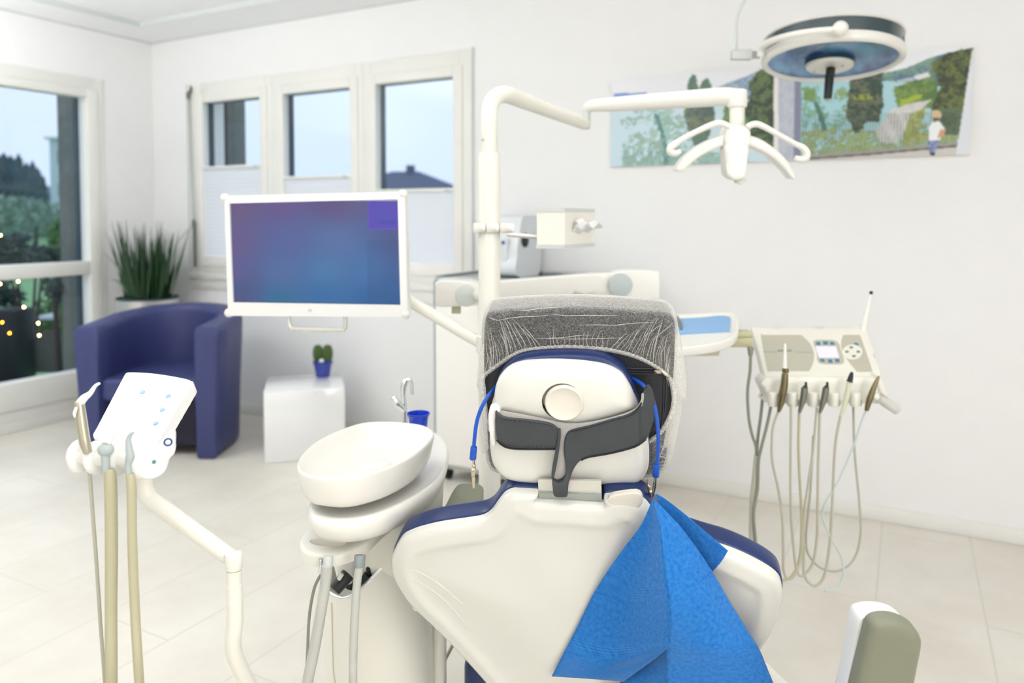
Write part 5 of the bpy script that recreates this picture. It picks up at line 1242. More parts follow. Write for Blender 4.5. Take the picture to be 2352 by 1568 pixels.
m = MB(); m.tube([P(201, 1036, d), P(206, 1090, 1.05), P(213, 1180, 1.05), P(222, 1300, 1.05), P(232, 1450, 1.05), P(241, 1568, 1.05), P(250, 1700, 1.12), P(330, 1900, 1.2), P(520, 1960, 1.35), Vector((U0.x-.05, U0.y-.05, .10))], pxr(4.2, d), 10, sub=5); m.build('hose', M_hosec, S1)
S2 = inst('suction_handpiece', 'grey round suction head with thick beige hose in the middle rest', 'dental instrument', P(247, 1080, 1.09))
d = 1.02
m = MB(); m.ball(P(243, 1033, d), (pxr(18, d), pxr(15, d), pxr(15, d)), 20, fr=Fr(P(243, 1033, d), R_, FH, Z)); m.tube([P(240, 1032, d), P(242, 1050, d), P(244, 1085, d)], [pxr(11, d), pxr(9, d), pxr(9, d)], 16, sub=3); m.build('suction_head', mat('blue_grey_head', rgb(176, 186, 186), .4), S2)
m = MB(); m.tube([P(244, 1020, d), P(256, 1000, 1.03), P(272, 975, 1.04), P(276, 968, 1.045)], [pxr(r, d) for r in (9, 9, 8, 4)], 14, sub=3); m.build('suction_tip', M_panelwhite, S2)
m = MB(); m.tube([P(250, 1078, d), P(254, 1110, d), P(256, 1250, d), P(255, 1400, d), P(256, 1568, d), P(258, 1700, 1.11), P(330, 1920, 1.2), P(540, 1990, 1.35), Vector((U0.x, U0.y, .13))], [pxr(r, d) for r in (11, 13.5, 13.5, 13, 13, 13, 13, 13, 13)], 18, sub=5); m.build('hose', M_hoseb, S2)
S3 = inst('saliva_ejector', 'slim grey saliva ejector with beige hose in the right rest', 'dental instrument', P(297, 1080, 1.08))
d = 1.005
m = MB(); m.tube([P(307, 993, d), P(300, 998, d), P(295, 1010, d), P(297, 1030, d), P(299, 1050, d), P(294, 1068, d), P(297, 1095, d)], [pxr(r, d) for r in (2.5, 4.5, 6, 7.5, 10, 7, 7)], 14, sub=4); m.build('valve_handle', mat('blue_grey_head', rgb(176, 186, 186), .4), S3)
m = MB(); m.tube([P(298, 1088, d), P(302, 1120, d), P(304, 1250, d), P(310, 1400, d), P(320, 1568, d), P(330, 1700, 1.1), P(390, 1880, 1.2), P(560, 1930, 1.35), Vector((U0.x, U0.y, .19))], [pxr(r, d) for r in (9, 10.5, 10.5, 10.5, 10.5, 10.5, 10.5, 10.5, 10.5)], 16, sub=5); m.build('hose', M_hoseb, S3)

# ============================================================ LIGHT POLE with clamp, operating light, dispenser, monitor
pc = P(1124, 600, 1.93); PX0 = Vector((pc.x, pc.y, 0)); pr0 = pxr(25.2, 1.93)
LP = thing('operating_light', 'white dental operating light on a bent pole behind the chair', 'dental light', PX0)
z350 = P(1122, 352, 1.93).z
m = MB(); m.lathe(Fr(PX0, R_, FH, Z), [(pr0*.98, 0), (pr0, .02), (pr0, z350-.008), (pr0*.93, z350-.001), (pr0*.80, z350)], 40); m.build('pole', M_cream, LP, angle=50)
ru = pxr(19, 1.93)
top0 = Vector((PX0.x, PX0.y, z350-.02))
pa = [top0, Vector((PX0.x, PX0.y, P(1122, 290, 1.93).z)), P(1125, 250, 1.93), P(1136, 226, 1.94), P(1160, 217, 1.97), P(1200, 231, 2.06), P(1270, 257, 2.2), P(1342, 284, 2.36)]
m = MB(); m.tube(pa, [ru, ru, ru, ru*1.02, ru*1.05, ru*1.03, ru*.97, ru*.90], 24, sub=6); m.build('bent_tube', M_cream, LP, angle=60)
m = MB(); m.cyl(P(1108, 321, 1.905), P(1108, 321, 1.895), .003, seg=10); m.build('set_screw', M_grey, LP)
jp = P(1347, 275, 2.36)
m = MB(); m.cyl((jp.x, jp.y, P(0, 296, 2.36).z), (jp.x, jp.y, P(0, 252, 2.36).z), pxr(9, 2.36), seg=18, bev=.002); m.build('hinge_pin', M_disc, LP)
m = MB(); m.tube([P(1342, 272, 2.37), P(1345, 255, 2.37), P(1356, 244, 2.35), P(1400, 240, 2.31), P(1500, 233, 2.23), P(1600, 226, 2.15), P(1660, 222, 2.11), P(1692, 224, 2.09), P(1704, 230, 2.09)], [pxr(r, 2.2) for r in (6, 11, 14, 17, 19, 20, 20.5, 19, 10)], 22, sub=5); m.build('spring_arm', M_white, LP, angle=60)
hd = P(1693, 260, 2.09)
m = MB(); m.cyl((hd.x, hd.y, P(0, 248, 2.09).z), (hd.x, hd.y, P(0, 206, 2.09).z), pxr(22, 2.09), seg=30, bev=.006); m.build('end_cap', M_white, LP)
m = MB(); m.cyl((hd.x, hd.y, P(0, 300, 2.09).z), (hd.x, hd.y, P(0, 240, 2.09).z), pxr(17, 2.09), seg=28, bev=.002); m.build('neck', M_cream, LP)
fl_ = facing(P(1692, 320, 2.05), math.radians(4), 0)
def fpl(L, z, name, mt, th, hf=dome(.006, .008), n=4, parent=LP, fr=fl_, rings=(.001, .003, .006), bf=None, step=.008):
    f = shift(fr, z); q_ = dense(f.hits(L), n); mm = MB(); plate(mm, f, q_, hf, th, step=step, rings=rings, bf=bf); return mm.build(name, mt, parent, angle=60)
fpl([(1666, 300), (1672, 290), (1690, 286), (1712, 290), (1722, 298), (1724, 330), (1712, 338), (1676, 338), (1664, 328)], .012, 'light_head_hub', M_white, .05)
fpl([(1554, 389), (1562, 372), (1580, 353), (1606, 334), (1640, 317), (1672, 308), (1692, 306), (1716, 309), (1748, 320), (1778, 340), (1802, 362), (1818, 386), (1826, 408), (1818, 410), (1804, 392), (1782, 370), (1754, 350), (1722, 337), (1692, 333), (1664, 336), (1636, 345), (1608, 360), (1586, 378), (1570, 392), (1560, 394)], 0.0, 'curved_reflector', M_white, .045, bf=dome(.004, .008))
fpl([(1668, 330), (1716, 330), (1717, 370), (1714, 400), (1706, 410), (1690, 414), (1676, 408), (1668, 392)], .022, 'light_housing', M_white, .05)
m = MB(); m.cyl(on(fl_, 1700, 412, -.01), on(fl_, 1700, 421, -.01), pxr(14, 2.05), seg=20, bev=.004); m.ball(on(fl_, 1699, 423, -.002), .0035, 10); m.build('sensor', M_cream, LP)
for L in ([(1676, 292), (1660, 284), (1640, 285), (1600, 302), (1566, 320), (1552, 330), (1541, 338), (1540, 348), (1550, 352), (1563, 347)], [(1716, 293), (1728, 286), (1746, 287), (1790, 310), (1826, 330), (1842, 338), (1852, 350), (1850, 363), (1838, 366), (1826, 362)]):
    rs = [pxr(r, 2.05) for r in (7, 7.5, 7.5, 6.5, 6.5, 8, 9, 9, 8, 6)]
    m = MB(); m.tube([on(fl_, x, y, .014) for x, y in L], rs, 14, sub=4); m.build('grab_handle', M_white, LP, angle=60)
# collar and dispenser
DP = thing('tissue_dispenser', 'white box dispenser with paper coming out, clamped to the pole', 'dispenser', P(1265, 572, 1.88))
zc0, zc1 = P(0, 535, 1.9).z, P(0, 512, 1.9).z
m = MB(); fcl = Fr((PX0.x, PX0.y, 0), R_, -FH, Z)
for a, b2 in ((-36, -8), (-6.5, 22)): m.box(fcl, pxr(a, 1.93), pxr(b2, 1.93), -.034, .036, zc0, zc1, .003)
m.box(fcl, pxr(24, 1.93), pxr(57, 1.93), -.02, .034, zc0, zc1, .003); m.box(fcl, pxr(-36, 1.93), pxr(50, 1.93), -.038, .030, zc0+.003, zc1-.003, .002)
m.build('pole_clamp', M_alu, DP)
m = MB(); m.tube([P(1165, 538, 1.9), P(1200, 541, 1.89), P(1240, 545, 1.89)], pxr(5.5, 1.9), 12); m.build('bracket_rod', M_alu, DP)
c0 = P(1297, 571, 1.85); c1 = P(1233, 572, 1.86); c2 = P(1364, 569, 2.0); zb_, zt_ = c0.z, P(1297, 477, 1.85).z
V = [Vector((c.x, c.y, 0)) for c in (c1, c0, c2)]; V.append(V[0]+V[2]-V[1])
def quadbox(Vs, z0, z1, k=0.0):
    c = sum(Vs, Vector())/4; r = [c+(v-c)*(1+k) for v in Vs]
    mm = MB(); mm.loft([[Vector((v.x, v.y, z0)) for v in r], [Vector((v.x, v.y, z1)) for v in r]]); return mm
quadbox(V, zb_+.006, zt_-.006).build('box_body', M_cream, DP)
quadbox(V, zt_-.010, zt_, .03).build('lid', M_disc, DP); quadbox(V, zb_, zb_+.010, .03).build('base_rail', M_disc, DP)
m = MB(); fr_t = Fr(V[1], (V[2]-V[1]), Z)
grid = []
rg = random.Random(8)
W2 = (V[2]-V[1]).length
outn = fr_t.n if fr_t.n.dot(C0-V[1]) > 0 else -fr_t.n
for i in range(7):
    row = []
    for j in range(9):
        f = j/8; row.append(V[1]+(V[2]-V[1]).normalized()*(W2*(.22+.62*f))+Z*(zb_+.040+.034*(i/6)*(1-.35*f)+.005*math.sin(j*1.7+i*.8))+outn*(.002+.036*math.sin(min(1, i/4)*PI*.5)*(.3+.7*f)+.005*rg.uniform(-1, 1)))
    grid.append(row)
m.add([p for r in grid for p in r], [(i*9+j, i*9+j+1, (i+1)*9+j+1, (i+1)*9+j) for i in range(6) for j in range(8)]); m.build('tissue', M_panelwhite, DP, angle=25)
# monitor
fM = facing(P(727, 590, 2.0), 0.0, math.radians(8))
MO = thing('monitor', 'white framed monitor with a blue and purple screen on an arm from the pole', 'monitor', P(727, 728, 2.0))
OUT = [(517, 451), (560, 450), (900, 444), (928, 443), (931, 500), (936, 724), (930, 728), (730, 727), (530, 724), (524, 721), (520, 600)]
SCRq = fM.hits([(527, 467), (914, 457.5), (920, 700), (536, 694)])
def rectout(fr, L, z=0): return fr.hits(L, z)
ro = rectout(fM, [(515, 449), (929, 440), (936, 728), (524, 725)])
m = MB(); plate(m, fM, ro, dome(.002, .003), .010, step=.08, rings=(.0008, .003), hole=SCRq); m.build('bezel', M_panelwhite, MO, angle=40)
m = MB(); plate(m, shift(fM, -.010), ro, lambda d, x, y: 0, .022, step=.1, rings=()); m.build('back_housing', M_white, MO, angle=40)
m = MB()
for x, y in ((517, 455), (926, 446), (526, 718), (932, 722)): m.ball(on(fM, x, y, -.008), .0125, 18)
for x, y in ((517, 455), (926, 446), (526, 718), (932, 722)):
    mm3 = MB(); mm3.ball(on(fM, x, y, -.008), (.0125, .0125, .0125), 20, fr=Fr(on(fM, x, y, -.008), fM.u, fM.v, fM.n)); mm3.build('corner_bumper', M_white, MO)
W_, H_ = 160, 92
sx = np.linspace(0, 1, W_)[None, :]; sy = np.linspace(0, 1, H_)[:, None]   # sy from the bottom
cps = [(0, 1, (108, 90, 134)), (.3, 1, (104, 84, 146)), (.6, 1, (92, 74, 134)), (1, 1, (70, 62, 120)), (0, .6, (104, 88, 146)), (.35, .62, (82, 100, 164)), (.6, .6, (78, 110, 170)), (1, .62, (56, 72, 140)), (.0, .3, (96, 90, 152)), (.3, .3, (78, 110, 168)), (.55, .33, (62, 124, 182)), (.8, .35, (48, 112, 178)), (1, .3, (26, 92, 160)), (0, .03, (74, 84, 140)), (.3, .04, (30, 112, 160)), (.55, .1, (30, 108, 174)), (.85, .05, (2, 98, 164)), (1, 0, (0, 92, 160)), (.02, .12, (62, 82, 134))]
num = np.zeros((H_, W_, 3)); den = np.zeros((H_, W_, 1))
for x, y, c in cps:
    w = 1/(((sx-x)*1.4)**2+(sy-y)**2+.012)**1.6; num += w[..., None]*np.array(c, float); den += w[..., None]
simg = num/den
def srect(x0, x1, y0, y1, col, a=1.0):
    i0, i1 = int(y0*H_), max(int(y1*H_), int(y0*H_)+1); j0, j1 = int(x0*W_), max(int(x1*W_), int(x0*W_)+1); simg[i0:i1, j0:j1] = simg[i0:i1, j0:j1]*(1-a)+np.array(col)*a
srect(.80, 1.0, .73, 1.0, (98, 66, 196)); srect(.81, 1.0, .745, 1.0, (72, 56, 186)); srect(.86, .97, .78, .82, (54, 50, 180), .8)
srect(.795, 1.0, 0, .64, (20, 60, 130), .18); srect(0, 1, 0, .025, (20, 26, 74))
for k in (.04, .09, .13, .16, .19): srect(k, k+.008, .01, .028, (150, 160, 190), .8)
q4 = fM.hits([(536, 694), (920, 700), (527, 467)]); o4 = fM.p(*q4[0], -.004); ex = fM.p(*q4[1], -.004)-o4; ez = fM.p(*q4[2], -.004)-o4
e2 = (ex.normalized()); z2 = fM.v*(ez.dot(fM.v)); ex = fM.u*(ex.dot(fM.u)+.004); o4 = o4-fM.v*.003-fM.u*.004
simg = np.clip(simg*.95, 0, 255)
grid_image('screen', tuple(o4), tuple(ex+fM.u*.006), tuple(z2+fM.v*.008), simg, M_screen, MO)
m = MB(); fq_ = shift(fM, .0022); q = fq_.hits([(708, 710), (716, 710), (716, 715), (708, 715)]); plate(m, fq_, q, lambda d, x, y: .0002, .0004, step=.05, rings=()); m.build('bezel_mark', mat('pale_mark', rgb(190, 206, 220), .5), MO)
m = MB(); m.tube([on(fM, x, y, -.012) for x, y in ((663, 722), (664, 742), (667, 750), (674, 754), (730, 756), (784, 757), (791, 754), (794, 746), (793, 722))], pxr(5, 2), 12, sub=3); m.build('handle', mat('satin_handle', rgb(222, 222, 214), .25, metal=.5), MO)
m = MB(); m.tube([P(800, 640, 2.09), P(880, 655, 2.12), P(945, 694, 2.08), P(1010, 732, 2.02), P(1078, 772, 1.97), P(1122, 796, 1.93)], [pxr(r, 2) for r in (14, 15, 14, 14, 13.5, 13)], 20, sub=5); m.build('support_arm', M_cream, MO, angle=60)
m = MB(); m.box(Fr(on(fM, 760, 610, -.034), fM.u, fM.v, fM.n), -.05, .05, -.05, .05, -.03, .003, .008); m.build('mount_block', M_cream, MO)
zz0 = P(0, 812, 1.93).z; m = MB(); m.lathe(Fr((PX0.x, PX0.y, zz0), R_, FH, Z), [(pr0+.0005, 0), (pr0+.006, .003), (pr0+.006, .045), (pr0+.0005, .048)], 32); m.build('pole_ring', M_cream, MO)

# ============================================================ SWING ARM, TRAY AND DOCTOR'S CONSOLE
f_w = facing(P(1250, 665, 2.2), 0, 0)
SA = thing('console_arm', 'white horizontal swing arm with two round grey caps, passing behind the pole', 'support arm', P(1045, 718, 2.2))
def wpl(L, z, th, name, mt, hf=dome(.003, .004), n=4): return fpl(L, z, name, mt, th, hf, n, SA, f_w, rings=(.001, .002, .004), bf=dome(.003, .004), step=.03)
wpl([(1003, 647), (1050, 646), (1092, 650), (1100, 660), (1100, 694), (1090, 701), (1040, 704), (1004, 703), (1000, 690), (1000, 660)], 0, .09, 'arm_block', M_white)
wpl([(1070, 656), (1160, 646), (1280, 636), (1400, 628), (1440, 632), (1450, 655), (1440, 674), (1400, 677), (1280, 680), (1160, 687), (1080, 698), (1060, 690), (1055, 672)], -.012, .065, 'parallel_beam', M_white)
wpl([(1420, 624), (1470, 621), (1508, 623), (1514, 630), (1514, 680), (1506, 687), (1440, 689), (1410, 682), (1404, 655), (1408, 632)], 0, .09, 'arm_block', M_white)
for x, y, r in ((1071, 679, 25), (1425, 654, 27)):
    m = MB(); c = on(f_w, x, y, .004); m.cyl(c, c+f_w.n*.006, pxr(r, 2.2), seg=40, bev=.001); m.build('round_cap', mat('pivot_cap', rgb(212, 217, 214), .45) if x < 1200 else mat('pivot_cap_blue_grey', rgb(188, 197, 196), .45), SA)
m = MB(); c = P(1048, 700, 2.24); m.cyl((c.x, c.y, c.z-.025), (c.x, c.y, c.z), pxr(11, 2.2), seg=20); m.build('pivot_stub', M_khaki, SA)
m = MB(); m.cyl(P(1098, 676, 2.22), Vector((PX0.x, PX0.y, P(0, 676, 2.0).z)), .018, seg=20); m.build('pole_bracket', M_cream, SA)
c = P(1492, 684, 2.24); m = MB(); m.cyl((c.x, c.y, .97), (c.x, c.y, c.z), .022, seg=24); m.build('drop_post', M_cream, SA)
m = MB(); m.box(Fr(P(1440, 676, 2.24), R_, FH, Z), -.006, .0, -.01, .01, -.03, .0); m.build('dark_stop', M_gask, SA)
# tray
T1, T2 = P(1600, 722, 2.15), P(1600, 788, 1.86)
fT = Fr(T2, R_, (T1-T2), None)
if fT.n.z < 0: fT = Fr(T2, R_, (T1-T2), -fT.n)
TY = thing('instrument_tray', 'white instrument tray with a pale blue mat right of the headrest', 'tray', P(1600, 812, 1.95))
q = dense(fT.hits([(1450, 722), (1555, 719), (1620, 721), (1648, 732), (1666, 752), (1681, 771), (1676, 786), (1640, 796), (1560, 801), (1440, 802), (1420, 760)]), 4)
m = MB(); plate(m, fT, q, lambda d, x, y: .004*math.sqrt(max(0, 1-(1-min(d, .006)/.006)**2))-.006*sstep(.010, .018, d), .016, step=.015, rings=(.001, .003, .006, .010, .014, .018), bf=dome(.008, .02)); m.build('tray_body', M_white, TY, angle=60)
fT2 = shift(fT, .0005); q = dense(fT2.hits([(1470, 727), (1556, 727), (1596, 725), (1624, 729), (1638, 742), (1653, 762), (1650, 764), (1560, 763), (1470, 764), (1455, 745)]), 3)
m = MB(); plate(m, fT2, q, lambda d, x, y: .0006, .003, step=.03, rings=()); m.build('blue_mat', M_matb, TY)
m = MB(); fb2 = facing(P(1560, 806, 1.93), 0, 0); q = [fb2.hit(x, y) for x, y in ((1440, 796), (1656, 796), (1651, 817), (1440, 818))]; plate(m, fb2, q, lambda d, x, y: 0, .10, step=.1, rings=()); m.build('under_bracket', mat('tray_bracket_grey', rgb(206, 202, 184), .5), TY)
ST = thing('hand_instrument', 'small dark steel instrument lying on the blue mat beside the headrest', 'dental instrument', P(1562, 745, 2.0))
m = MB(); m.tube([P(1556, 728, 2.09), P(1562, 742, 2.03), P(1565, 756, 1.98)], [.004, .005, .003], 10, sub=3); m.build('steel_shaft', M_inst2, ST)

DC = thing('doctor_console', 'white control console with grey insets and five hanging handpieces at the right', 'control console', P(1890, 930, 2.0))
D1, D2 = P(1850, 755, 2.2), P(1880, 868, 2.0)
fD = Fr(D2, R_, (D1-D2) - R_*((D1-D2).dot(R_)), None)
if fD.n.dot(C0-D2) < 0: fD = Fr(D2, R_, fD.v, -fD.n)
q = dense(fD.hits([(1728, 757), (1740, 752), (1860, 751), (1978, 751), (1989, 757), (2005, 800), (2021, 850), (2021, 866), (2010, 872), (1890, 873), (1768, 874), (1757, 869), (1742, 812)]), 4)
m = MB(); plate(m, fD, q, dome(.004, .006), .022, step=.02, rings=(.001, .003, .006), bf=dome(.006, .01)); m.build('console_top', M_cream, DC, angle=60)
def dpl(L, z, name, mt, th=.0015, hf=lambda d, x, y: .0002, n=3, parent=DC):
    f = shift(fD, z); q_ = dense(f.hits(L), n) if n > 1 else f.hits(L); mm = MB(); plate(mm, f, q_, hf, th, step=.03, rings=()); return mm.build(name, mt, parent, angle=40)
dpl([(1748, 770), (1752, 769), (1790, 769), (1836, 769), (1843, 771), (1860, 788), (1868, 805), (1870, 820), (1866, 838), (1859, 851), (1855, 852), (1810, 852), (1768, 852), (1762, 848), (1755, 812)], .0045, 'grey_inset', M_inset)
dpl([(1936, 771), (1940, 769), (1970, 769), (1976, 772), (1990, 810), (2003, 849), (2001, 853), (1972, 853), (1966, 850), (1948, 828), (1935, 805), (1932, 788)], .0045, 'grey_inset', M_inset)
dpl([(1868, 783), (1894, 780), (1923, 784), (1932, 806), (1938, 833), (1908, 836), (1880, 832), (1876, 806)], .0045, 'display_surround', M_inset)
dpl([(1873, 795), (1920, 795), (1928, 821), (1881, 821)], .0052, 'display', mat('small_lcd', rgb(232, 228, 246), .3, emit=rgb(225, 220, 250), estr=.12), n=1)
for L in ([(1874, 785), (1884, 785), (1885, 792), (1875, 792)], [(1890, 783.5), (1901, 783.5), (1902, 791), (1891, 791)], [(1906, 785), (1915, 785), (1918, 791), (1908, 792)], [(1883, 824), (1893, 824), (1895, 831), (1885, 830)], [(1901, 825), (1911, 825), (1913, 833), (1903, 833)], [(1917, 824), (1927, 824), (1929, 831), (1919, 831)]): dpl(L, .0052, 'key', M_btn, n=1)
dpl([(1962, 786), (1971, 788), (1972, 793), (1963, 793)], .0055, 'key', M_btn, n=1)
c5 = [(1958+23*math.cos(a), 808+17*math.sin(a)) for a in [2*PI*k/20 for k in range(20)]]
dpl(c5, .0055, 'joystick_pad', M_cream, n=1)
for x, y in ((1955, 797), (1945, 807), (1971, 807), (1961, 817)): dpl([(x-4, y-2), (x+4, y-2), (x+5, y+2), (x-3, y+3)], .0063, 'pad_mark', mat('sage_mark', rgb(124, 146, 130), .5), n=1)
dpl([(1753, 806), (1784, 806), (1785, 809), (1754, 809)], .0050, 'blue_line', mat('line_blue_grey', rgb(160, 178, 180), .5), n=1); dpl([(1826, 806.5), (1866, 807), (1866, 810), (1827, 809)], .0050, 'blue_line', mat('line_blue_grey', rgb(160, 178, 180), .5), n=1); dpl([(1786, 803), (1819, 803), (1819, 807), (1786, 807)], .0050, 'printed_legend', M_hosed, n=1)
fE = facing(P(1890, 900, 1.99), 0, 0)
def epl(L, z, name, mt, th, hf=dome(.004, .006), n=3): return fpl(L, z, name, mt, th, hf, n, DC, fE)
epl([(1758, 868), (1890, 866), (2012, 866), (2024, 872), (2036, 900), (2038, 918), (2030, 926), (1900, 926), (1768, 926), (1763, 910)], 0, 'front_apron', M_cream, .06)
epl([(2012, 864), (2021, 862), (2030, 880), (2038, 908), (2036, 912), (2020, 900)], .006, 'apron_corner', M_cream, .03)
for x in (1776, 1820, 1868, 1915, 1964):
    c = on(fE, x, 926, .016); m = MB(); m.cyl((c.x, c.y, c.z-.008), (c.x, c.y, c.z+.030), pxr(12, 1.98), seg=20, bev=.004); m.build('holder_cup', M_cream, DC)
    m = MB(); c = on(fE, x+10, 926, .020); m.cyl((c.x, c.y, c.z-.006), (c.x, c.y, c.z+.010), pxr(5, 1.98), seg=14, bev=.001); m.build('hose_socket', M_grey, DC)
m = MB(); m.ball(P(2012, 911, 1.95), pxr(8, 1.95), 16); m.build('handle_knob', M_cream, DC)
m = MB(); m.tube([P(2018, 914, 1.97), P(2035, 924, 1.99), P(2060, 940, 2.0)], [pxr(r, 2) for r in (8, 12, 12)], 18, sub=3); m.build('side_handle', mat('frosted_handle', rgb(240, 238, 234), .3, trans=.3), DC)
m = MB(); fK2 = facing(P(1705, 780, 2.04), 0, 0); m.box(fK2, pxr(-28, 2.04), pxr(26, 2.04), pxr(-18, 2.04), pxr(4, 2.04), -.05, .0, .004); m.box(fK2, pxr(-16, 2.04), pxr(26, 2.04), pxr(4, 2.04), pxr(18, 2.04), -.05, -.004, .004); m.build('hinge_link', M_khaki, DC)
m = MB(); m.cyl(P(1724, 797, 2.03), P(1724, 817, 2.03), pxr(8, 2.03), pxr(5, 2.03), seg=16, bev=.001); m.build('cable_gland', M_hosed, DC)
def hang(pts, r, name, mt, parent, d=1.99):
    m = MB(); m.tube([P(x, y, (e[0] if e else d)) for x, y, *e in pts], pxr(r, d), 8, sub=5); return m.build(name, mt, parent, angle=70)
hang([(1724, 812), (1723, 850), (1717, 900), (1720, 960), (1728, 1000), (1737, 1030), (1735, 1080), (1727, 1150), (1724, 1230), (1726, 1330)], 3.5, 'cable', M_hosed, DC, 2.02)
hang([(1752, 905), (1748, 950), (1740, 1010), (1738, 1060), (1732, 1130), (1730, 1230), (1732, 1330)], 3.5, 'cable', M_hosed, DC, 2.03)
hang([(1771, 932), (1762, 975), (1748, 1030), (1742, 1060), (1740, 1120), (1731, 1180), (1736, 1250), (1738, 1330)], 3.5, 'cable', M_hosed, DC, 2.01)
hang([(1739, 1045), (1735, 1090), (1729, 1150), (1727, 1230), (1728, 1330)], 7, 'cable_bundle', M_hosec, DC, 2.02)
def handpiece(lab, parts, hose, hm, hr=3.0):
    b0 = parts[-1][0][-1]; T_ = thing('dental_handpiece', lab, 'handpiece', P(b0[0], b0[1], 1.95), 'instruments in the console holders')
    for pts, rs, nm, mt in parts:
        m = MB(); m.tube([P(x, y, 1.95) for x, y in pts], [pxr(r, 1.95) for r in rs], 14, sub=4); m.build(nm, mt, T_, angle=60)
    hang(hose, hr, 'hose', hm, T_, 1.96)
handpiece('syringe with long white nozzle, leftmost in the console holders', [([(1803, 789), (1803, 810), (1802, 845)], [2.5, 3.5, 5.5], 'nozzle', M_panelwhite), ([(1804, 846), (1804, 856)], [7.5, 7.5], 'collar', M_inst), ([(1803, 858), (1801, 885), (1797, 905), (1793, 928), (1788, 946)], [7, 8.5, 9, 7, 3.5], 'body', M_inst)],
    [(1788, 944), (1777, 975), (1773, 1010), (1774, 1060), (1788, 1125), (1797, 1190), (1799, 1260), (1800, 1310), (1812, 1330), (1830, 1312), (1843, 1260), (1848, 1175), (1858, 1100), (1868, 1030), (1876, 936)], M_hosec)
handpiece('short steel handpiece with dark coupling, second from left in the console holders', [([(1851, 877), (1851, 884), (1849, 890)], [2.5, 3, 6.5], 'coupling', M_dark), ([(1848, 890), (1846, 905), (1842, 925), (1836, 948)], [7.5, 7.5, 6.5, 3.2], 'body', M_inst2)],
    [(1836, 946), (1834, 1022), (1837, 1100), (1841, 1180), (1840, 1255), (1832, 1300), (1815, 1326), (1798, 1332), (1788, 1328)], M_hoseb)
handpiece('short steel handpiece with dark coupling, in the middle console holder', [([(1900, 877), (1900, 884), (1898, 890)], [2.5, 3, 6.5], 'coupling', M_dark), ([(1897, 890), (1895, 905), (1890, 925), (1883, 948)], [7.5, 7.5, 6.5, 3.2], 'body', M_inst2)],
    [(1883, 946), (1881, 1010), (1879, 1084), (1878, 1180), (1876, 1240), (1866, 1295), (1848, 1318), (1832, 1316), (1822, 1250), (1816, 1150), (1816, 1040), (1817, 930)], M_hosec)
handpiece('pale handpiece with a black pointed cap, second from right in the console holders', [([(1957, 854), (1955, 862), (1951, 877)], [2.5, 5, 7], 'black_cap', M_dark), ([(1950, 878), (1946, 905), (1940, 930), (1931, 955)], [4.5, 6, 5.5, 3], 'body', mat('pale_green_body', rgb(214, 214, 188), .4))],
    [(1931, 953), (1920, 1010), (1915, 1080), (1911, 1175), (1905, 1255), (1894, 1320), (1876, 1344), (1858, 1338), (1846, 1310), (1848, 1250)], M_hosec)
handpiece('slanting bronze scaler in the rightmost console holder', [([(2019, 863), (2012, 878), (2005, 895), (1997, 918), (1990, 943)], [2, 4.5, 6, 7, 4.5], 'body', M_inst)],
    [(1990, 941), (1978, 970), (1961, 1022), (1928, 1100), (1890, 1172), (1905, 1228), (1932, 1278), (1937, 1320), (1920, 1350), (1895, 1356)], M_hoset, 2.4)
hang([(1960, 931), (1963, 1038), (1973, 1145), (1977, 1225), (1962, 1283), (1931, 1309), (1898, 1309), (1869, 1290), (1851, 1245), (1862, 1120), (1868, 1000)], 2.6, 'return_hose', M_hosec, DC, 2.0)
WD = thing('curing_light_wand', 'slender white wand with dark tip standing upright behind the console', 'wand', P(1984, 760, 2.2))
m = MB(); m.tube([P(1982, 762, 2.19), P(1987, 735, 2.19), P(1995, 700, 2.19), P(2000, 676, 2.19)], [pxr(r, 2.2) for r in (7.5, 6.5, 4, 2.2)], 14, sub=3); m.build('wand_body', M_white, WD)
m = MB(); m.ball(P(2001, 672, 2.19), pxr(4.2, 2.2), 12); m.build('tip', M_dark, WD)

# ============================================================ CEILING SURGICAL LAMP
tl_, rl_ = math.radians(6.3), math.radians(-3)
Lc = P(1910, 139, 2.6)
nL = (Z*math.cos(tl_)+FH*math.sin(tl_)); uL = (R_*math.cos(rl_)+Z*math.sin(rl_)); nL = (nL-uL*nL.dot(uL)).normalized(); fL = Fr(Lc, uL, nL.cross(uL), nL)
SL = thing('surgical_lamp', 'large round surgical lamp with dark band hanging from the ceiling at top right', 'lamp', Lc)
Rl = pxr(153, 2.6)
m = MB(); m.lathe(fL, [(Rl*.90, .004), (Rl*.905, -.006), (Rl*.95, -.011), (Rl*.995, -.004), (Rl*1.0, .010), (Rl*.985, .024), (Rl*.96, .028), (Rl*.90, .024)], 72, cap0=False, cap1=False); m.V += m.V[:72]; n_ = 72; b = len(m.V)-72
for i in range(72): m.F.append([7*72+i, 7*72+(i+1) % 72, b+(i+1) % 72, b+i]); m.M.append(0)
m.build('rim_ring', M_white, SL, angle=60)
m = MB(); m.lathe(fL, [(Rl*.955, .020), (Rl*.965, .074), (Rl*.90, .076)], 72, cap0=True, cap1=True); m.build('dark_band', M_darkband, SL, angle=40)
m = MB(); m.lathe(fL, [(Rl*.975, .072), (Rl*.99, .076), (Rl*.975, .081), (Rl*.90, .089), (Rl*.65, .104), (Rl*.35, .113), (Rl*.05, .116)], 72); m.build('dome_cover', M_white, SL, angle=50)
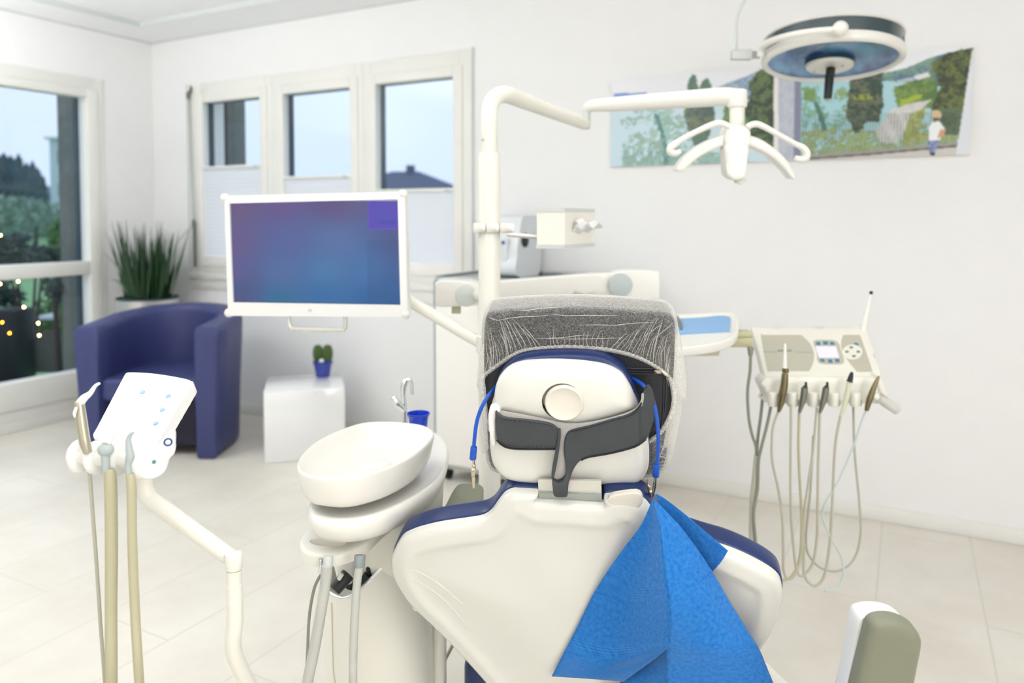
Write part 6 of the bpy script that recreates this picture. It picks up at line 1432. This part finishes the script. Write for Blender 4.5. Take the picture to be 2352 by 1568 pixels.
def lampglass():
    m_ = bpy.data.materials.new('blue_lamp_glass'); m_.use_nodes = True; nt = m_.node_tree; N = nt.nodes; L = nt.links; b_ = N['Principled BSDF']
    b_.inputs['Roughness'].default_value = .22; b_.inputs['Metallic'].default_value = .25; b_.inputs['Coat Weight'].default_value = .4
    co = N.new('ShaderNodeTexCoord'); w = N.new('ShaderNodeTexNoise'); w.inputs['Scale'].default_value = 9; w.inputs['Detail'].default_value = 3; mp = N.new('ShaderNodeMapping'); mp.inputs['Scale'].default_value = (1.5, .6, 1.0)
    L.new(co.outputs['Object'], mp.inputs[0]); L.new(mp.outputs[0], w.inputs['Vector'])
    cr = N.new('ShaderNodeValToRGB'); cr.color_ramp.elements[0].position = .35; cr.color_ramp.elements[0].color = rgb(22, 60, 128); cr.color_ramp.elements[1].position = .65; cr.color_ramp.elements[1].color = rgb(88, 152, 200)
    L.new(w.outputs['Fac'], cr.inputs[0]); L.new(cr.outputs[0], b_.inputs['Base Color']); return m_
m = MB(); m.lathe(fL, [(Rl*.90, .002), (Rl*.80, .006), (Rl*.5, .016), (.001, .018)], 72, cap0=False); m.build('lens', lampglass(), SL, angle=60)
hb = fL.hit(1905, 158, -.012)
fh = Fr(fL.p(hb[0], hb[1], -.0), fL.u, fL.v, fL.n)
m = MB(); m.lathe(fh, [(pxr(52, 2.6), .016), (pxr(53, 2.6), -.002), (pxr(50, 2.6), -.008), (.001, -.010)], 48, cap0=False); m.build('centre_hub', M_cream, SL, angle=50)
m = MB(); m.lathe(fh, [(pxr(54, 2.6), .017), (pxr(54, 2.6), .004), (pxr(52, 2.6), .003)], 48, cap0=False, cap1=False); m.build('hub_collar', M_gask, SL)
for x, y in ((1935, 151), (1870, 165)): m = MB(); q = fL.hit(x, y, -.010); m.cyl(fL.p(*q, -.008), fL.p(*q, -.0125), .004, seg=10); m.build('hub_screw', M_grey, SL)
m = MB(); m.tube([on(fL, 1908, 158, -.010), P(1905, 180, 2.6), P(1901, 226, 2.6)], [pxr(r, 2.6) for r in (10.5, 10, 9)], 16); m.build('black_grip', M_dark, SL)
dn = 2.6-Rl*1.05
m = MB(); m.ball(P(1930, 66, dn), pxr(18, dn), 22); m.build('pivot_ball', M_white, SL)
m = MB(); m.tube([P(1748, 128, 2.6), P(1750, 108, 2.58), P(1775, 93, 2.50), P(1820, 80, 2.42), P(1870, 72, 2.38), P(1928, 67, dn)], [pxr(r, 2.45) for r in (9, 9, 8, 7.5, 7.5, 7)], 16, sub=5); m.build('yoke', M_white, SL, angle=60)
m = MB(); fy = facing(P(1715, 123, 2.62), 0, 0); m.box(fy, pxr(-33, 2.62), pxr(14, 2.62), pxr(-12, 2.62), pxr(10, 2.62), -.03, .0, .003); m.build('pivot_bracket', M_disc, SL)
m = MB(); m.box(fy, pxr(14.5, 2.62), pxr(34, 2.62), pxr(-9, 2.62), pxr(7, 2.62), -.025, -.004, .003); m.build('pivot_joint', M_grey, SL)
tp_ = P(1790, -200, 2.6)
m = MB(); m.tube([P(1690, 114, 2.62), P(1690, 60, 2.62), P(1695, 30, 2.62), P(1710, 0, 2.62), P(1740, -40, 2.62), P(1775, -100, 2.62), Vector((tp_.x, tp_.y, ZC+.03))], pxr(4.5, 2.62), 12, sub=5); m.build('hanging_rod', mat('rod_grey', rgb(206, 212, 208), .4), SL)
m = MB()
for k in range(5):
    a = math.radians(-22-k*3.2); p0 = fL.p(Rl*.9665*math.cos(a), Rl*.9665*math.sin(a), .040); p1 = fL.p(Rl*.9665*math.cos(a), Rl*.9665*math.sin(a), .054)
    m.tube([p0, p1], .0012, 5)
    if k % 2: m.tube([p1, fL.p(Rl*.9665*math.cos(a+.03), Rl*.9665*math.sin(a+.03), .054)], .0012, 5)
m.build('band_lettering', mat('band_lettering_grey', rgb(150, 164, 166), .5), SL)

# ------------------------------------------------------------ small pieces belong to the part they sit on
def nest(parent_name, names, root):
    par = [o for o in root.children if o.name.split('.')[0] == parent_name]
    if not par: return
    for o in list(root.children):
        if o.name.split('.')[0] in names and o not in par: o.parent = par[0]
nest('headrest_upper_shell', ('knob_recess', 'headrest_knob'), CH); nest('backrest_shell', ('moulded_line', 'fixing_boss', 'release_lever'), CH); nest('headrest_slide', ('slide_band',), CH)
nest('cushion_body', ('zip', 'zip_pull', 'seam_piping'), CU); nest('strap', ('stitching', 'strap_binding', 'felt_lining', 'strap_edge', 'strap_slider'), CU)
nest('spittoon_bowl', ('drain_cover',), DU); nest('column', ('chrome_trim', 'panel_seam'), DU); nest('tap_spout', ('tap_lever',), DU)
nest('panel_body', ('panel_button', 'blue_legend_field', 'printed_symbols'), AP); nest('side_shield', ('blue_ring_mark', 'green_dot'), AP); nest('lower_arm', ('joint_ring',), AP)
nest('bezel', ('bezel_mark', 'corner_bumper'), MO); nest('display_surround', ('display', 'key'), DC); nest('grey_inset', ('joystick_pad', 'pad_mark', 'blue_line', 'printed_legend'), DC); nest('front_apron', ('holder_cup', 'hose_socket', 'apron_corner'), DC)
nest('centre_hub', ('hub_screw', 'black_grip', 'hub_collar'), SL); nest('dark_band', ('band_lettering',), SL); nest('box_body', ('lid', 'base_rail'), DP); nest('bent_tube', ('set_screw',), LP); nest('light_housing', ('sensor',), LP)
